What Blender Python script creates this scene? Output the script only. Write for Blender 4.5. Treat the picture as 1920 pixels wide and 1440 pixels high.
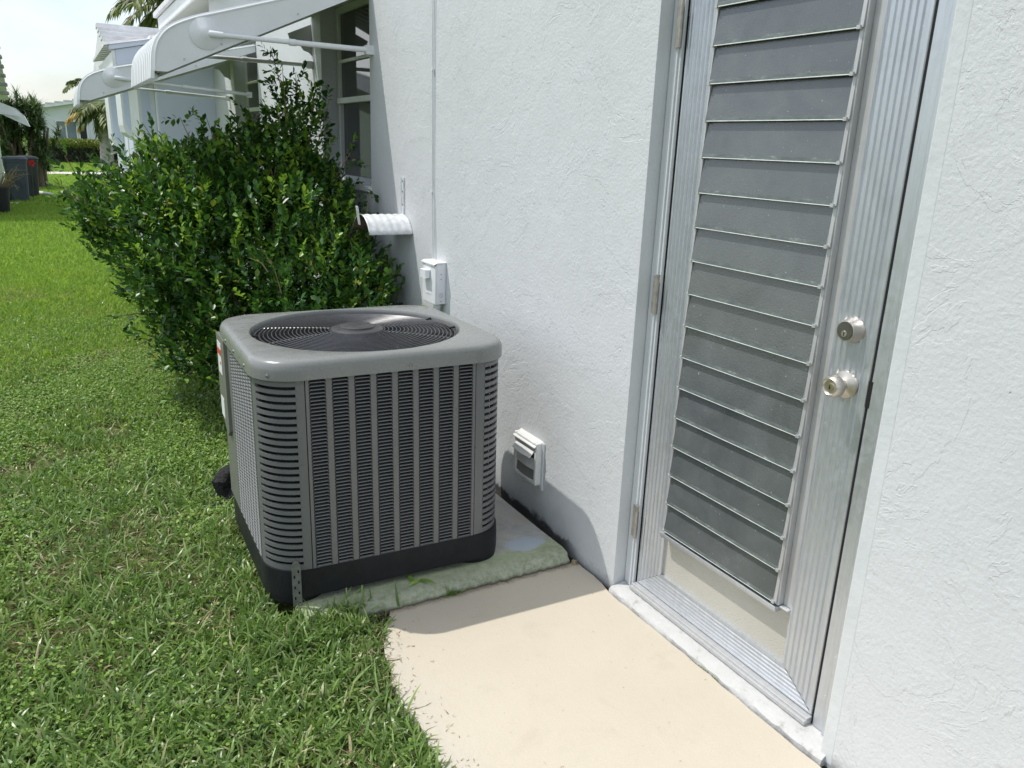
import bpy, bmesh, math, random
import numpy as np
from mathutils import Vector, Matrix, Euler
R = math.radians
PI = math.pi
random.seed(7)
rng = np.random.default_rng(7)
for o in list(bpy.data.objects):
    bpy.data.objects.remove(o)
scene = bpy.context.scene
COL = scene.collection

# ---------------------------------------------------------------- camera
cam_d = bpy.data.cameras.new('camera')
cam = bpy.data.objects.new('camera', cam_d)
COL.objects.link(cam)
F, PIT, ROL, YAW = 1476.42, 0.2919, 0.0380, 0.5217
fw = Vector((math.sin(YAW)*math.cos(PIT), math.cos(YAW)*math.cos(PIT), -math.sin(PIT)))
rt = Vector((math.cos(YAW), -math.sin(YAW), 0)); up = rt.cross(fw)
r2 = rt*math.cos(ROL)+up*math.sin(ROL); u2 = -rt*math.sin(ROL)+up*math.cos(ROL)
CAM = Vector((-1.6437, 0.0, 1.5616))
cam.matrix_world = Matrix(((r2.x, u2.x, -fw.x, CAM.x), (r2.y, u2.y, -fw.y, CAM.y), (r2.z, u2.z, -fw.z, CAM.z), (0, 0, 0, 1)))
cam_d.sensor_width = 36.0
cam_d.lens = F/1920*36
cam_d.clip_start = 0.05
cam_d.clip_end = 1200
scene.camera = cam

# ---------------------------------------------------------------- sky, sun, exposure
TRAVEL = Vector((0.42, -0.36, -1.0)).normalized()
world = bpy.data.worlds.new('World'); scene.world = world
world.use_nodes = True
nt = world.node_tree; nt.nodes.clear()
wo = nt.nodes.new('ShaderNodeOutputWorld'); bg = nt.nodes.new('ShaderNodeBackground')
sk = nt.nodes.new('ShaderNodeTexSky'); sk.sky_type = 'NISHITA'; sk.sun_disc = False
sk.sun_elevation = R(61); sk.sun_rotation = math.atan2(-0.42, 0.36)
sk.air_density = 1.0; sk.dust_density = 1.5; sk.ozone_density = 1.0
tc = nt.nodes.new('ShaderNodeTexCoord'); mp = nt.nodes.new('ShaderNodeMapping'); mp.inputs['Scale'].default_value = (1.4, 1.4, 3.2)
mp.inputs['Location'].default_value = (0.35, 0.1, 0.0)
nz = nt.nodes.new('ShaderNodeTexNoise'); nz.inputs['Scale'].default_value = 1.7; nz.inputs['Detail'].default_value = 6; nz.inputs['Roughness'].default_value = 0.55
cr = nt.nodes.new('ShaderNodeValToRGB'); cr.color_ramp.elements[0].position = 0.40; cr.color_ramp.elements[0].color = (.25, .25, .25, 1); cr.color_ramp.elements[1].position = 0.62; cr.color_ramp.elements[1].color = (.85, .85, .85, 1)
mx = nt.nodes.new('ShaderNodeMixRGB'); mx.inputs['Color2'].default_value = (7.6, 8.0, 8.3, 1)
nt.links.new(tc.outputs['Generated'], mp.inputs[0]); nt.links.new(mp.outputs[0], nz.inputs['Vector']); nt.links.new(nz.outputs['Fac'], cr.inputs[0])
nt.links.new(cr.outputs[0], mx.inputs['Fac']); nt.links.new(sk.outputs[0], mx.inputs['Color1'])
nt.links.new(mx.outputs[0], bg.inputs[0]); nt.links.new(bg.outputs[0], wo.inputs[0])
bg.inputs['Strength'].default_value = 0.13
sun_d = bpy.data.lights.new('sun', 'SUN'); sun_d.energy = 2.7; sun_d.angle = R(0.55); sun_d.color = (1.0, 0.965, 0.90)
sun = bpy.data.objects.new('sun', sun_d); COL.objects.link(sun)
sun.rotation_euler = TRAVEL.to_track_quat('-Z', 'Y').to_euler(); sun.location = (-6, 6, 12)
scene.view_settings.view_transform = 'Standard'; scene.view_settings.look = 'None'
scene.view_settings.exposure = 0.30; scene.view_settings.gamma = 1.0
scene.view_settings.use_curve_mapping = False
scene.render.engine = 'CYCLES'

# ---------------------------------------------------------------- materials
class NT:
    def __init__(s, name):
        s.m = bpy.data.materials.new(name); s.m.use_nodes = True; s.t = s.m.node_tree; s.t.nodes.clear()
        s.out = s.n('OutputMaterial'); s.b = s.n('BsdfPrincipled'); s.l(s.b.outputs[0], s.out.inputs[0])
        s.pos = s.n('NewGeometry').outputs['Position']; s.obj = s.n('TexCoord').outputs['Object']
    def n(s, t, **kw):
        x = s.t.nodes.new('ShaderNode'+t)
        for k, v in kw.items():
            if k in x.inputs: x.inputs[k].default_value = v
            else: setattr(x, k, v)
        return x
    def l(s, a, b): s.t.links.new(a, b)
    def noise(s, sc, det=4, ro=.55, dis=0, vec=None, scale3=None):
        x = s.n('TexNoise', Scale=sc, Detail=det, Roughness=ro, Distortion=dis)
        v = vec if vec is not None else s.pos
        if scale3:
            m = s.n('Mapping', Scale=scale3); s.l(v, m.inputs[0]); v = m.outputs[0]
        s.l(v, x.inputs['Vector']); return x.outputs['Fac']
    def ramp(s, f, stops, interp='LINEAR'):
        x = s.n('ValToRGB'); e = x.color_ramp.elements; x.color_ramp.interpolation = interp
        while len(e) < len(stops): e.new(.5)
        for i, (p, c) in enumerate(stops):
            e[i].position = p; e[i].color = (c, c, c, 1) if isinstance(c, (int, float)) else (*c, 1)
        s.l(f, x.inputs[0]); return x.outputs[0]
    def mix(s, f, a, b, mode='MIX'):
        x = s.n('MixRGB', blend_type=mode)
        for i, v in ((0, f), (1, a), (2, b)):
            if isinstance(v, (int, float)): x.inputs[i].default_value = v if i == 0 else (v, v, v, 1)
            elif isinstance(v, tuple): x.inputs[i].default_value = (*v, 1)
            else: s.l(v, x.inputs[i])
        return x.outputs[0]
    def math(s, op, a, b=0.0, c=None):
        x = s.n('Math', operation=op)
        for i, v in enumerate((a, b) if c is None else (a, b, c)):
            if isinstance(v, (int, float)): x.inputs[i].default_value = v
            else: s.l(v, x.inputs[i])
        return x.outputs[0]
    def sep(s, v=None):
        x = s.n('SeparateXYZ'); s.l(v if v is not None else s.pos, x.inputs[0]); return x.outputs
    def bump(s, h, dist, st=1.0, nrm=None):
        x = s.n('Bump', Distance=dist, Strength=st); s.l(h, x.inputs['Height'])
        if nrm is not None: s.l(nrm, x.inputs['Normal'])
        return x.outputs[0]
    def set(s, color=None, rough=None, metal=None, normal=None, spec=None):
        for k, v in (('Base Color', color), ('Roughness', rough), ('Metallic', metal), ('Normal', normal), ('Specular IOR Level', spec)):
            if v is None: continue
            if isinstance(v, (int, float)): s.b.inputs[k].default_value = v
            elif isinstance(v, tuple): s.b.inputs[k].default_value = (*v, 1)
            else: s.l(v, s.b.inputs[k])
        return s.m

def simple(name, col, rough=.5, metal=0., var=.12, sc=8., bump=0., bsc=60, spec=None):
    t = NT(name)
    f = t.noise(sc, 5)
    lo = tuple(c*(1-var) for c in col); hi = tuple(min(1, c*(1+var*.6)) for c in col)
    c = t.ramp(f, [(.3, lo), (.7, hi)])
    r = t.ramp(t.noise(sc*3, 3), [(.3, max(0, rough-.08)), (.7, min(1, rough+.1))])
    nr = t.bump(t.noise(bsc, 4), bump) if bump else None
    return t.set(color=c, rough=r, metal=metal, normal=nr, spec=spec)

def stucco(name, base, near=True):
    t = NT(name)
    y = t.sep()
    fine = t.noise(85, 5, .6); med = t.noise(22, 4, .55, .4); big = t.noise(5.5, 4, .6, .6)
    # flaked and trowelled ridges
    r1 = t.noise(6, 7, .68, .25); ridge = t.math('ABSOLUTE', t.math('SUBTRACT', r1, .5))
    ridge = t.ramp(ridge, [(0, 1.), (.012, .25), (.03, 0.)])
    mask = t.ramp(t.noise(1.9, 4, .6), [(.56, 0.), (.64, 1.)])
    ridge = t.mix(1.0, ridge, mask, 'MULTIPLY')
    step = t.ramp(t.noise(3.1, 7, .62, .8), [(.50, 0.), (.507, 1.)])
    rough_zone = t.ramp(t.noise(3.7, 3, .6), [(.42, .25), (.62, 1.)])
    m2 = t.mix(1.0, med, rough_zone, 'MULTIPLY')
    h = t.math('ADD', t.math('MULTIPLY', fine, .60), t.math('MULTIPLY', m2, .42))
    h = t.math('ADD', h, t.math('MULTIPLY', ridge, .14))
    h = t.math('ADD', h, t.math('MULTIPLY', step, .20))
    st2 = t.ramp(t.noise(6.3, 7, .66, .5), [(.575, 0.), (.582, 1.)]); h = t.math('ADD', h, t.math('MULTIPLY', t.mix(1., st2, rough_zone, 'MULTIPLY'), .13))
    h = t.math('ADD', h, t.math('MULTIPLY', big, 1.2))
    h = t.math('SUBTRACT', h, t.math('MULTIPLY', t.ramp(t.noise(45, 2, .5), [(.18, 1.), (.24, 0.)]), .8))
    c = t.mix(t.ramp(t.noise(1.6, 5), [(.35, 0.), (.7, 1.)]), tuple(v*.965 for v in base), base)
    drip = t.ramp(t.noise(3.2, 5, .6, .1, scale3=(1, 2.6, .22)), [(.52, 0.), (.80, 1.)]); c = t.mix(t.math('MULTIPLY', drip, .10), c, tuple(v*.62 for v in base))
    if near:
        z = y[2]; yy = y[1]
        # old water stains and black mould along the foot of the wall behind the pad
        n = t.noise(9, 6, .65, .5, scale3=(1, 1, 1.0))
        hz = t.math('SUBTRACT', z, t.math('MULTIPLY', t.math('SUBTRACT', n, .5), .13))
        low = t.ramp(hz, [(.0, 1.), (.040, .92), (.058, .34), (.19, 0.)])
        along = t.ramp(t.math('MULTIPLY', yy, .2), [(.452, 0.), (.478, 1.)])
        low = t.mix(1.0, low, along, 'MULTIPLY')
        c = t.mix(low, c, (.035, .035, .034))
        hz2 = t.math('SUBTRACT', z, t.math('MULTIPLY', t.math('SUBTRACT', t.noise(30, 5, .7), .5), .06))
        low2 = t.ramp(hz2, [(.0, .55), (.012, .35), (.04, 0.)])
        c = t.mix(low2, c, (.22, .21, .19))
    return t.set(color=c, rough=.62, normal=t.bump(h, .0036, .85), spec=.35)

M = {}
M['wall'] = stucco('white_stucco', (.645, .665, .684))
M['wall_smooth'] = simple('white_paint_smooth', (.64, .67, .685), .55, var=.06, bump=.002, bsc=35)
M['trim'] = simple('white_trim_paint', (.78, .80, .81), .5, var=.05, bump=.001)
M['reveal'] = simple('grey_reveal_paint', (.60, .63, .65), .6, var=.06, sc=5, bump=.0015, bsc=40)
M['far_wall'] = simple('pale_shade_blue_wall', (.64, .69, .82), .6, var=.04, sc=2)  # blue tint of the shaded wing walls is put into the colour
M['far_house'] = simple('far_house_paint', (.66, .71, .73), .6, var=.04, sc=2)
M['awning'] = simple('white_awning_enamel', (.78, .80, .82), .42, var=.05, sc=6)
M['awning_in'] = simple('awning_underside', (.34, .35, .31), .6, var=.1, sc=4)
M['roof_tile'] = simple('white_roof_tile', (.72, .72, .74), .7, var=.18, sc=6, bump=.004, bsc=20)
M['soffit'] = simple('soffit_paint', (.58, .61, .54), .6, var=.05)

def m_sill():
    t = NT('rough_white_sill_paint')
    n = t.noise(16, 6, .65); c = t.ramp(n, [(.30, (.34, .33, .31)), (.42, (.56, .56, .55)), (.8, (.62, .62, .62))])
    return t.set(color=c, rough=.55, normal=t.bump(t.noise(55, 6, .7), .006))
M['sill'] = m_sill()

def m_patio():
    t = NT('beige_painted_concrete')
    a = t.noise(2.2, 5, .55); b = t.noise(38, 5, .6)
    c = t.ramp(a, [(.32, (.575, .515, .415)), (.72, (.605, .548, .448))])
    xs = t.sep()
    edge = t.math('ADD', t.math('MULTIPLY', xs[0], -1.0), t.math('MULTIPLY', t.math('SUBTRACT', t.noise(7, 6, .7), .5), .22))
    worn = t.ramp(edge, [(.80, 0.), (.93, .75)])
    c = t.mix(worn, c, (.58, .54, .48))
    specks = t.ramp(t.noise(120, 2, .5), [(.22, 1.), (.245, 0.)])
    c = t.mix(t.math('MULTIPLY', specks, .5), c, (.25, .19, .13))
    fine_ = t.ramp(t.noise(240, 3, .7), [(.35, 0.), (.7, 1.)]); c = t.mix(t.math('MULTIPLY', fine_, .26), c, (.36, .32, .26))
    smudge = t.ramp(t.noise(4.2, 6, .68, .4), [(.56, 0.), (.75, 1.)]); c = t.mix(t.math('MULTIPLY', smudge, .22), c, (.33, .29, .23))
    rim = t.ramp(t.math('ADD', t.math('MULTIPLY', xs[1], .2), t.math('MULTIPLY', t.math('SUBTRACT', t.noise(20, 5, .7), .5), .012)), [(.449, 0.), (.4545, .75)]); c = t.mix(rim, c, (.16, .13, .09))
    pale = t.ramp(t.noise(6, 5, .6, .6, scale3=(.4, 1.6, 1)), [(.50, 0.), (.8, .14)])
    c = t.mix(pale, c, (.62, .57, .48))
    h = t.math('ADD', t.math('MULTIPLY', b, .5), t.math('MULTIPLY', t.noise(9, 3), .8))
    h = t.math('ADD', h, t.math('MULTIPLY', t.mix(1., t.noise(60, 5, .7), worn, 'MULTIPLY'), 1.4))
    return t.set(color=c, rough=.6, normal=t.bump(h, .0030, .9), spec=.35)
M['patio'] = m_patio()

def m_pad():
    t = NT('old_green_painted_concrete')
    xyz = t.sep()
    n = t.noise(6, 6, .65); n2 = t.noise(24, 6, .7); wob = t.math('MULTIPLY', t.math('SUBTRACT', t.noise(7, 5, .6), .5), .16)
    green = t.ramp(n2, [(.3, (.27, .31, .20)), (.55, (.38, .42, .275)), (.75, (.46, .48, .36))])
    grey = t.ramp(n, [(.3, (.34, .335, .32)), (.5, (.48, .47, .45)), (.7, (.50, .45, .36))])
    yw = t.math('ADD', xyz[1], wob)
    c = t.mix(t.ramp(t.math('MULTIPLY', yw, .1), [(.2405, 0.), (.2425, 1.)]), green, grey)
    # pale blue paint spill
    dx = t.math('SUBTRACT', xyz[0], -.165); dy = t.math('SUBTRACT', xyz[1], 2.425)
    d = t.math('SQRT', t.math('ADD', t.math('MULTIPLY', t.math('MULTIPLY', dx, dx), .55), t.math('MULTIPLY', t.math('MULTIPLY', dy, dy), 1.7)))
    d = t.math('ADD', d, t.math('MULTIPLY', t.math('SUBTRACT', t.noise(14, 4), .5), .07))
    c = t.mix(t.ramp(d, [(.058, .85), (.068, 0.)]), c, (.43, .49, .57))
    pits = t.ramp(t.noise(70, 3, .6), [(.26, 1.), (.32, 0.)])
    c = t.mix(t.math('MULTIPLY', pits, .7), c, (.07, .07, .05))
    # crusty, whitish front edge
    e = t.ramp(t.math('ADD', t.math('MULTIPLY', xyz[1], .1), t.math('MULTIPLY', wob, .03)), [(.2295, 1.), (.2325, 0.)])
    crust = t.ramp(t.noise(40, 6, .75), [(.36, (.12, .13, .10)), (.50, (.34, .36, .29)), (.66, (.60, .61, .56))])
    c = t.mix(t.math('MULTIPLY', e, .5), c, crust)
    side = t.ramp(xyz[2], [(.002, 1.), (.014, 0.)])
    c = t.mix(t.math('MULTIPLY', side, .9), c, (.05, .045, .035))
    h = t.math('ADD', t.noise(34, 6, .7), t.math('MULTIPLY', e, t.noise(60, 6, .8)))
    return t.set(color=c, rough=.8, normal=t.bump(h, .0032))
M['pad'] = m_pad()

def m_ground():
    t = NT('lawn_soil')
    a = t.noise(1.1, 5, .6); b = t.noise(26, 6, .7)
    soil = t.ramp(b, [(.3, (.035, .028, .018)), (.6, (.12, .10, .065)), (.75, (.24, .21, .14))])
    green = t.ramp(b, [(.3, (.06, .11, .018)), (.55, (.15, .25, .035)), (.75, (.24, .34, .06))])
    y = t.sep()[1]
    far = t.ramp(t.math('MULTIPLY', y, .01), [(.05, .25), (.12, .95)])
    patch = t.ramp(a, [(.40, 0.), (.52, 1.)])
    f = t.math('MAXIMUM', t.math('MULTIPLY', far, 1.0), t.math('MULTIPLY', patch, .35))
    return t.set(color=t.mix(f, soil, green), rough=.95, normal=t.bump(b, .02), spec=.1)
M['ground'] = m_ground()
M['dirt'] = simple('dark_gap_dirt', (.035, .03, .024), .95, var=.6, sc=40, bump=.01, bsc=60)
M['walk'] = simple('pale_path_concrete', (.55, .52, .46), .85, var=.1)

def m_leaf(name, stops, rough=.4, trans=.35, spec=.5, tcol=(.30, .48, .05), patch=0.):
    t = NT(name)
    rnd = t.n('NewGeometry').outputs['Random Per Island']
    c = t.ramp(rnd, stops)
    if patch:
        q1 = t.ramp(t.noise(1.3, 5, .65, scale3=(1.6, 1, 1)), [(.42, 0.), (.66, 1.)]); q2 = t.ramp(t.noise(4.5, 5, .65), [(.40, 0.), (.70, 1.)])
        c = t.mix(t.math('MULTIPLY', q1, patch), c, t.mix(1.0, c, (1.28, 1.14, .95), 'MULTIPLY'))
        c = t.mix(t.math('MULTIPLY', q2, patch*.8), c, t.mix(1.0, c, (.62, .68, .70), 'MULTIPLY'))
    t.set(color=c, rough=rough, spec=spec)
    tr = t.n('BsdfTranslucent'); t.l(t.mix(.5, c, tcol, 'MIX'), tr.inputs[0])
    ms = t.n('MixShader'); ms.inputs[0].default_value = trans
    t.l(t.b.outputs[0], ms.inputs[1]); t.l(tr.outputs[0], ms.inputs[2]); t.l(ms.outputs[0], t.out.inputs[0])
    return t.m
M['bush_leaf'] = m_leaf('glossy_bush_leaf', [(0, (.014, .044, .011)), (.35, (.026, .082, .016)), (.65, (.048, .135, .024)), (.84, (.11, .24, .03)), (.97, (.19, .32, .04)), (1, (.34, .32, .05))], .34, .24, .42, (.10, .26, .03))
M['new_leaf'] = m_leaf('young_bush_leaf', [(0, (.10, .22, .025)), (.5, (.18, .34, .035)), (1, (.30, .46, .06))], .36, .4, .45, (.35, .55, .05))
M['grass'] = m_leaf('grass_blade', [(0, (.105, .185, .050)), (.35, (.18, .295, .078)), (.68, (.265, .39, .11)), (.90, (.30, .42, .14)), (.95, (.38, .38, .18)), (1, (.50, .44, .28))], .36, .34, .65, (.22, .42, .05), .5)
M['grass_far'] = m_leaf('sunny_grass_blade', [(0, (.14, .25, .035)), (.5, (.23, .38, .055)), (.9, (.32, .47, .08)), (1, (.44, .52, .15))], .5, .45, .35, (.45, .68, .08), .7)
M['clover'] = m_leaf('clover_leaf', [(0, (.12, .23, .045)), (.6, (.20, .34, .06)), (1, (.33, .46, .10))], .5, .3, .3, (.3, .5, .05))
M['dry'] = m_leaf('dry_thatch', [(0, (.20, .14, .08)), (.5, (.36, .28, .17)), (1, (.54, .46, .32))], .8, .1, .2, (.4, .3, .15))
M['palm'] = m_leaf('palm_leaflet', [(0, (.05, .09, .02)), (.6, (.11, .16, .035)), (1, (.26, .27, .08))], .5, .25, .4, (.25, .35, .05))
M['palm_dry'] = m_leaf('yellowed_palm_leaflet', [(0, (.34, .22, .03)), (1, (.55, .40, .08))], .6, .3, .3, (.6, .4, .05))
M['drac'] = m_leaf('strappy_leaf', [(0, (.04, .08, .028)), (.6, (.08, .14, .045)), (1, (.20, .27, .10))], .45, .15, .4, (.15, .25, .04))
M['hedge'] = m_leaf('hedge_leaf', [(0, (.05, .09, .02)), (.4, (.10, .17, .03)), (.7, (.26, .32, .05)), (1, (.46, .42, .08))], .5, .25, .3, (.3, .4, .05))
M['hedge_low'] = m_leaf('sparse_hedge_leaf', [(0, (.04, .055, .035)), (.6, (.08, .10, .06)), (1, (.20, .19, .15))], .7, .1, .2, (.15, .2, .05))
M['bark'] = simple('bark', (.19, .15, .11), .9, var=.4, sc=30, bump=.01, bsc=40)
M['twig'] = simple('twig', (.30, .22, .13), .8, var=.3, sc=30)
M['palm_bark'] = simple('palm_trunk_bark', (.42, .40, .38), .9, var=.35, sc=9, bump=.02, bsc=14)

def m_alu(name, base, rough=.4, metal=.75, streak=True):
    t = NT(name)
    s1 = t.noise(9, 6, .65, .2, scale3=(1, 14, .7)); s2 = t.noise(60, 4, .6)
    c = t.ramp(s1, [(.25, tuple(v*.86 for v in base)), (.5, base), (.8, tuple(min(1, v*1.10) for v in base))])
    chalk = t.ramp(t.noise(7, 6, .68), [(.42, 0.), (.72, .55)])
    blot = t.ramp(t.noise(14, 5, .7), [(.50, 0.), (.72, .45)]); c = t.mix(blot, c, tuple(v*.62 for v in base))
    c = t.mix(chalk, c, (.66, .69, .72))
    fleck = t.ramp(t.noise(75, 2, .5), [(.76, 0.), (.79, .8)])
    c = t.mix(fleck, c, (.85, .86, .86))
    return t.set(color=c, rough=t.ramp(s2, [(.3, rough-.06), (.7, rough+.12)]), metal=metal, normal=t.bump(s1, .0008))
M['alu'] = m_alu('weathered_aluminium', (.575, .605, .65), .38, .72)
M['alu_dull'] = m_alu('dull_grey_aluminium', (.50, .50, .50), .5, .45)
M['nickel'] = simple('satin_nickel', (.62, .58, .52), .40, 1.0, var=.08, sc=20)
M['nickel_dark'] = simple('keyway_metal', (.22, .21, .20), .38, .9, var=.1, sc=20)
M['brass'] = simple('lock_cylinder', (.66, .58, .44), .3, 1.0, var=.1, sc=20)
M['black'] = simple('black_void', (.006, .006, .007), .8, var=.2)
M['hinge'] = simple('hinge_steel', (.42, .40, .36), .5, .7, var=.25, sc=40)

def m_kick():
    t = NT('pebbled_panel')
    v = t.n('TexVoronoi', Scale=260.); t.l(t.pos, v.inputs['Vector'])
    c = t.ramp(t.noise(3, 4), [(.3, (.49, .475, .425)), (.7, (.55, .535, .48))])
    return t.set(color=c, rough=.5, normal=t.bump(v.outputs['Distance'], .0012))
M['kick'] = m_kick()

def m_glass(name, dark=True):
    t = NT(name)
    n = t.noise(170, 3, .6); film = t.noise(6, 5, .6, .5)
    c = t.ramp(film, [(.3, (.080, .089, .093)), (.7, (.125, .136, .139))])
    dust = t.ramp(t.noise(115, 2, .5), [(.735, 0.), (.765, .6)])
    c = t.mix(dust, c, (.5, .55, .55))
    return t.set(color=c, rough=t.ramp(film, [(.3, .16), (.7, .30)]), normal=t.bump(n, .0006), spec=1.0)
M['louver_glass'] = m_glass('obscure_louver_glass')
def m_edge():
    t = NT('overlap_glass_band')
    c = t.ramp(t.noise(60, 6, .75, scale3=(1, .35, 1)), [(.35, (.085, .10, .10)), (.58, (.15, .175, .17)), (.78, (.46, .50, .48))])
    return t.set(color=c, rough=.4, spec=.6)
M['glass_band'] = m_edge()  # paler colour stands in for doubled glass and patio reflection at pane bottoms
M['glass_edge'] = simple('bright_glass_edge', (.74, .79, .77), .25, var=.2, sc=30)
def m_window(name, col):
    t = NT(name)
    return t.set(color=col, rough=.04, spec=1.0)
M['window'] = m_window('window_glass', (.035, .04, .045))
M['window_pale'] = m_window('pale_window_glass', (.16, .21, .23))
M['blind'] = simple('dark_screen', (.06, .065, .08), .6, var=.1)

M['ac'] = simple('grey_ac_enamel', (.146, .149, .153), .34, 0., var=.05, sc=9, spec=.6)
M['ac_top'] = simple('grey_ac_cap_enamel', (.215, .222, .218), .28, 0., var=.05, sc=7, spec=.6)
M['ac_tan'] = simple('grey_ac_panel', (.17, .175, .155), .4, var=.05, sc=6)
M['ac_dark'] = simple('coil_dark', (.012, .014, .022), .7, var=.3, sc=60)
M['base'] = simple('black_plastic_base', (.012, .013, .017), .5, var=.35, sc=14, bump=.001, spec=.3)
M['guard'] = simple('black_guard_wire', (.085, .085, .092), .30, .3, var=.1, spec=.7)
M['blade'] = simple('dark_fan_blade', (.016, .017, .026), .45, .2, var=.2)
M['hub'] = simple('hub_plastic', (.05, .05, .052), .42, var=.08)
M['screw'] = simple('screw_steel', (.28, .28, .27), .4, .8)
M['galv'] = simple('galvanised_strap', (.20, .20, .195), .5, .4, var=.25, sc=60)
M['label_white'] = simple('label_paper', (.72, .73, .72), .5, var=.05)
M['label_red'] = simple('label_red_print', (.55, .06, .03), .5)
M['foam'] = simple('black_pipe_foam', (.012, .012, .013), .8, var=.6, sc=60, bump=.01, bsc=90)
M['foil'] = simple('torn_tape', (.42, .43, .45), .45, .3, var=.4, sc=70, bump=.004)
M['box'] = simple('painted_box', (.80, .82, .84), .45, var=.05)
M['vent'] = simple('white_vent_plastic', (.72, .73, .72), .5, var=.12, sc=12)
M['vent_in'] = simple('vent_shadow_plastic', (.22, .22, .21), .6)
M['hang'] = simple('worn_white_aluminium', (.72, .74, .76), .45, .1, var=.2, sc=30)
M['rust'] = simple('rusty_inside', (.16, .12, .08), .8, var=.5, sc=60)
M['bin'] = simple('blue_grey_bin_plastic', (.075, .09, .118), .5, var=.15)
M['bin2'] = simple('charcoal_bin_plastic', (.04, .042, .048), .5, var=.15)
M['pot'] = simple('black_pot', (.012, .013, .018), .5)
M['white_pl'] = simple('white_plastic', (.75, .76, .74), .5)
M['red'] = simple('red_petal', (.65, .02, .02), .5)
M['litter'] = simple('fallen_leaf', (.30, .26, .16), .7, var=.4, sc=60)

# ---------------------------------------------------------------- mesh helpers
class MB:
    def __init__(s): s.v = []; s.f = []; s.mi = []
    def add(s, vs, fs, mi=0):
        k = len(s.v); s.v += [tuple(v) for v in vs]; s.f += [tuple(i+k for i in f) for f in fs]; s.mi += [mi]*len(fs)
    def box(s, x0, x1, y0, y1, z0, z1, mi=0, m=None):
        vs = [(x, y, z) for z in (z0, z1) for y in (y0, y1) for x in (x0, x1)]
        if m: vs = [m @ Vector(v) for v in vs]
        s.add(vs, [(0, 2, 3, 1), (4, 5, 7, 6), (0, 1, 5, 4), (2, 6, 7, 3), (0, 4, 6, 2), (1, 3, 7, 5)], mi)
    def quad(s, a, b, c, d, mi=0): s.add([a, b, c, d], [(0, 1, 2, 3)], mi)
    def tube(s, pts, r, n=8, mi=0, caps=True):
        pts = [Vector(p) for p in pts]; rs = r if isinstance(r, (list, tuple)) else [r]*len(pts)
        rings = []
        for i, p in enumerate(pts):
            d = (pts[min(i+1, len(pts)-1)]-pts[max(i-1, 0)]).normalized()
            a = d.orthogonal().normalized() if i == 0 else (rings[-1][1]-d*rings[-1][1].dot(d)).normalized()
            b = d.cross(a); rings.append(([p+(a*math.cos(2*PI*k/n)+b*math.sin(2*PI*k/n))*rs[i] for k in range(n)], a))
        vs = [q for rg in rings for q in rg[0]]; fs = []
        for i in range(len(pts)-1):
            for k in range(n):
                fs.append((i*n+k, i*n+(k+1) % n, (i+1)*n+(k+1) % n, (i+1)*n+k))
        if caps: fs += [tuple(reversed(range(n))), tuple((len(pts)-1)*n+k for k in range(n))]
        s.add(vs, fs, mi)
    def lathe(s, prof, n=32, m=None, mi=0, cap=True):
        vs = []; fs = []
        for (r, z) in prof:
            for k in range(n):
                vs.append(Vector((r*math.cos(2*PI*k/n), r*math.sin(2*PI*k/n), z)))
        for i in range(len(prof)-1):
            for k in range(n): fs.append((i*n+k, i*n+(k+1) % n, (i+1)*n+(k+1) % n, (i+1)*n+k))
        if cap: fs += [tuple((len(prof)-1)*n+k for k in range(n))]
        if m: vs = [m @ v for v in vs]
        s.add(vs, fs, mi)
    def prism(s, poly, fn, t0, t1, mi=0, mi_cap=None):
        """poly: 2-D outline; fn(a,b,t)->xyz"""
        n = len(poly); vs = [fn(a, b, t0) for a, b in poly]+[fn(a, b, t1) for a, b in poly]
        s.add(vs, [(i, (i+1) % n, n+(i+1) % n, n+i) for i in range(n)], mi)
        s.add(vs, [tuple(reversed(range(n))), tuple(range(n, 2*n))], mi if mi_cap is None else mi_cap)
    def mesh(s, name, mats, smooth=False):
        me = bpy.data.meshes.new(name); me.from_pydata(s.v, [], s.f)
        for m in (mats if isinstance(mats, (list, tuple)) else [mats]): me.materials.append(M[m] if isinstance(m, str) else m)
        me.polygons.foreach_set('material_index', s.mi)
        bm = bmesh.new(); bm.from_mesh(me); bmesh.ops.recalc_face_normals(bm, faces=bm.faces); bm.to_mesh(me); bm.free()
        if smooth:
            me.polygons.foreach_set('use_smooth', [True]*len(me.polygons))
            try: me.set_sharp_from_angle(angle=R(38))
            except Exception: pass
        me.update(); return me
    def build(s, name, mats, parent=None, smooth=False, bevel=0, loc=None, rot=None, seg=2):
        o = bpy.data.objects.new(name, s.mesh(name, mats, smooth)); COL.objects.link(o)
        if parent: o.parent = parent
        if loc: o.location = loc
        if rot: o.rotation_euler = rot
        if bevel:
            b = o.modifiers.new('bevel', 'BEVEL'); b.width = bevel; b.segments = seg; b.limit_method = 'ANGLE'; b.angle_limit = R(40)
            b.harden_normals = False
        return o
def link(name, me, parent=None, loc=(0, 0, 0), rot=(0, 0, 0), scale=None):
    o = bpy.data.objects.new(name, me); COL.objects.link(o); o.parent = parent; o.location = loc; o.rotation_euler = rot
    if scale: o.scale = scale
    return o
def thing(name, label, cat, loc=(0, 0, 0), rot=0, group=None):
    o = bpy.data.objects.new(name, None); COL.objects.link(o); o.location = loc; o.rotation_euler = (0, 0, rot); o.empty_display_size = .1
    return tag(o, label, cat, group)
def tag(o, label, cat, group=None):
    o['label'] = label; o['category'] = cat
    if group: o['group'] = group
    return o
def structure(o): o['kind'] = 'structure'; return o
def stuff(o): o['kind'] = 'stuff'; return o

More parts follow.
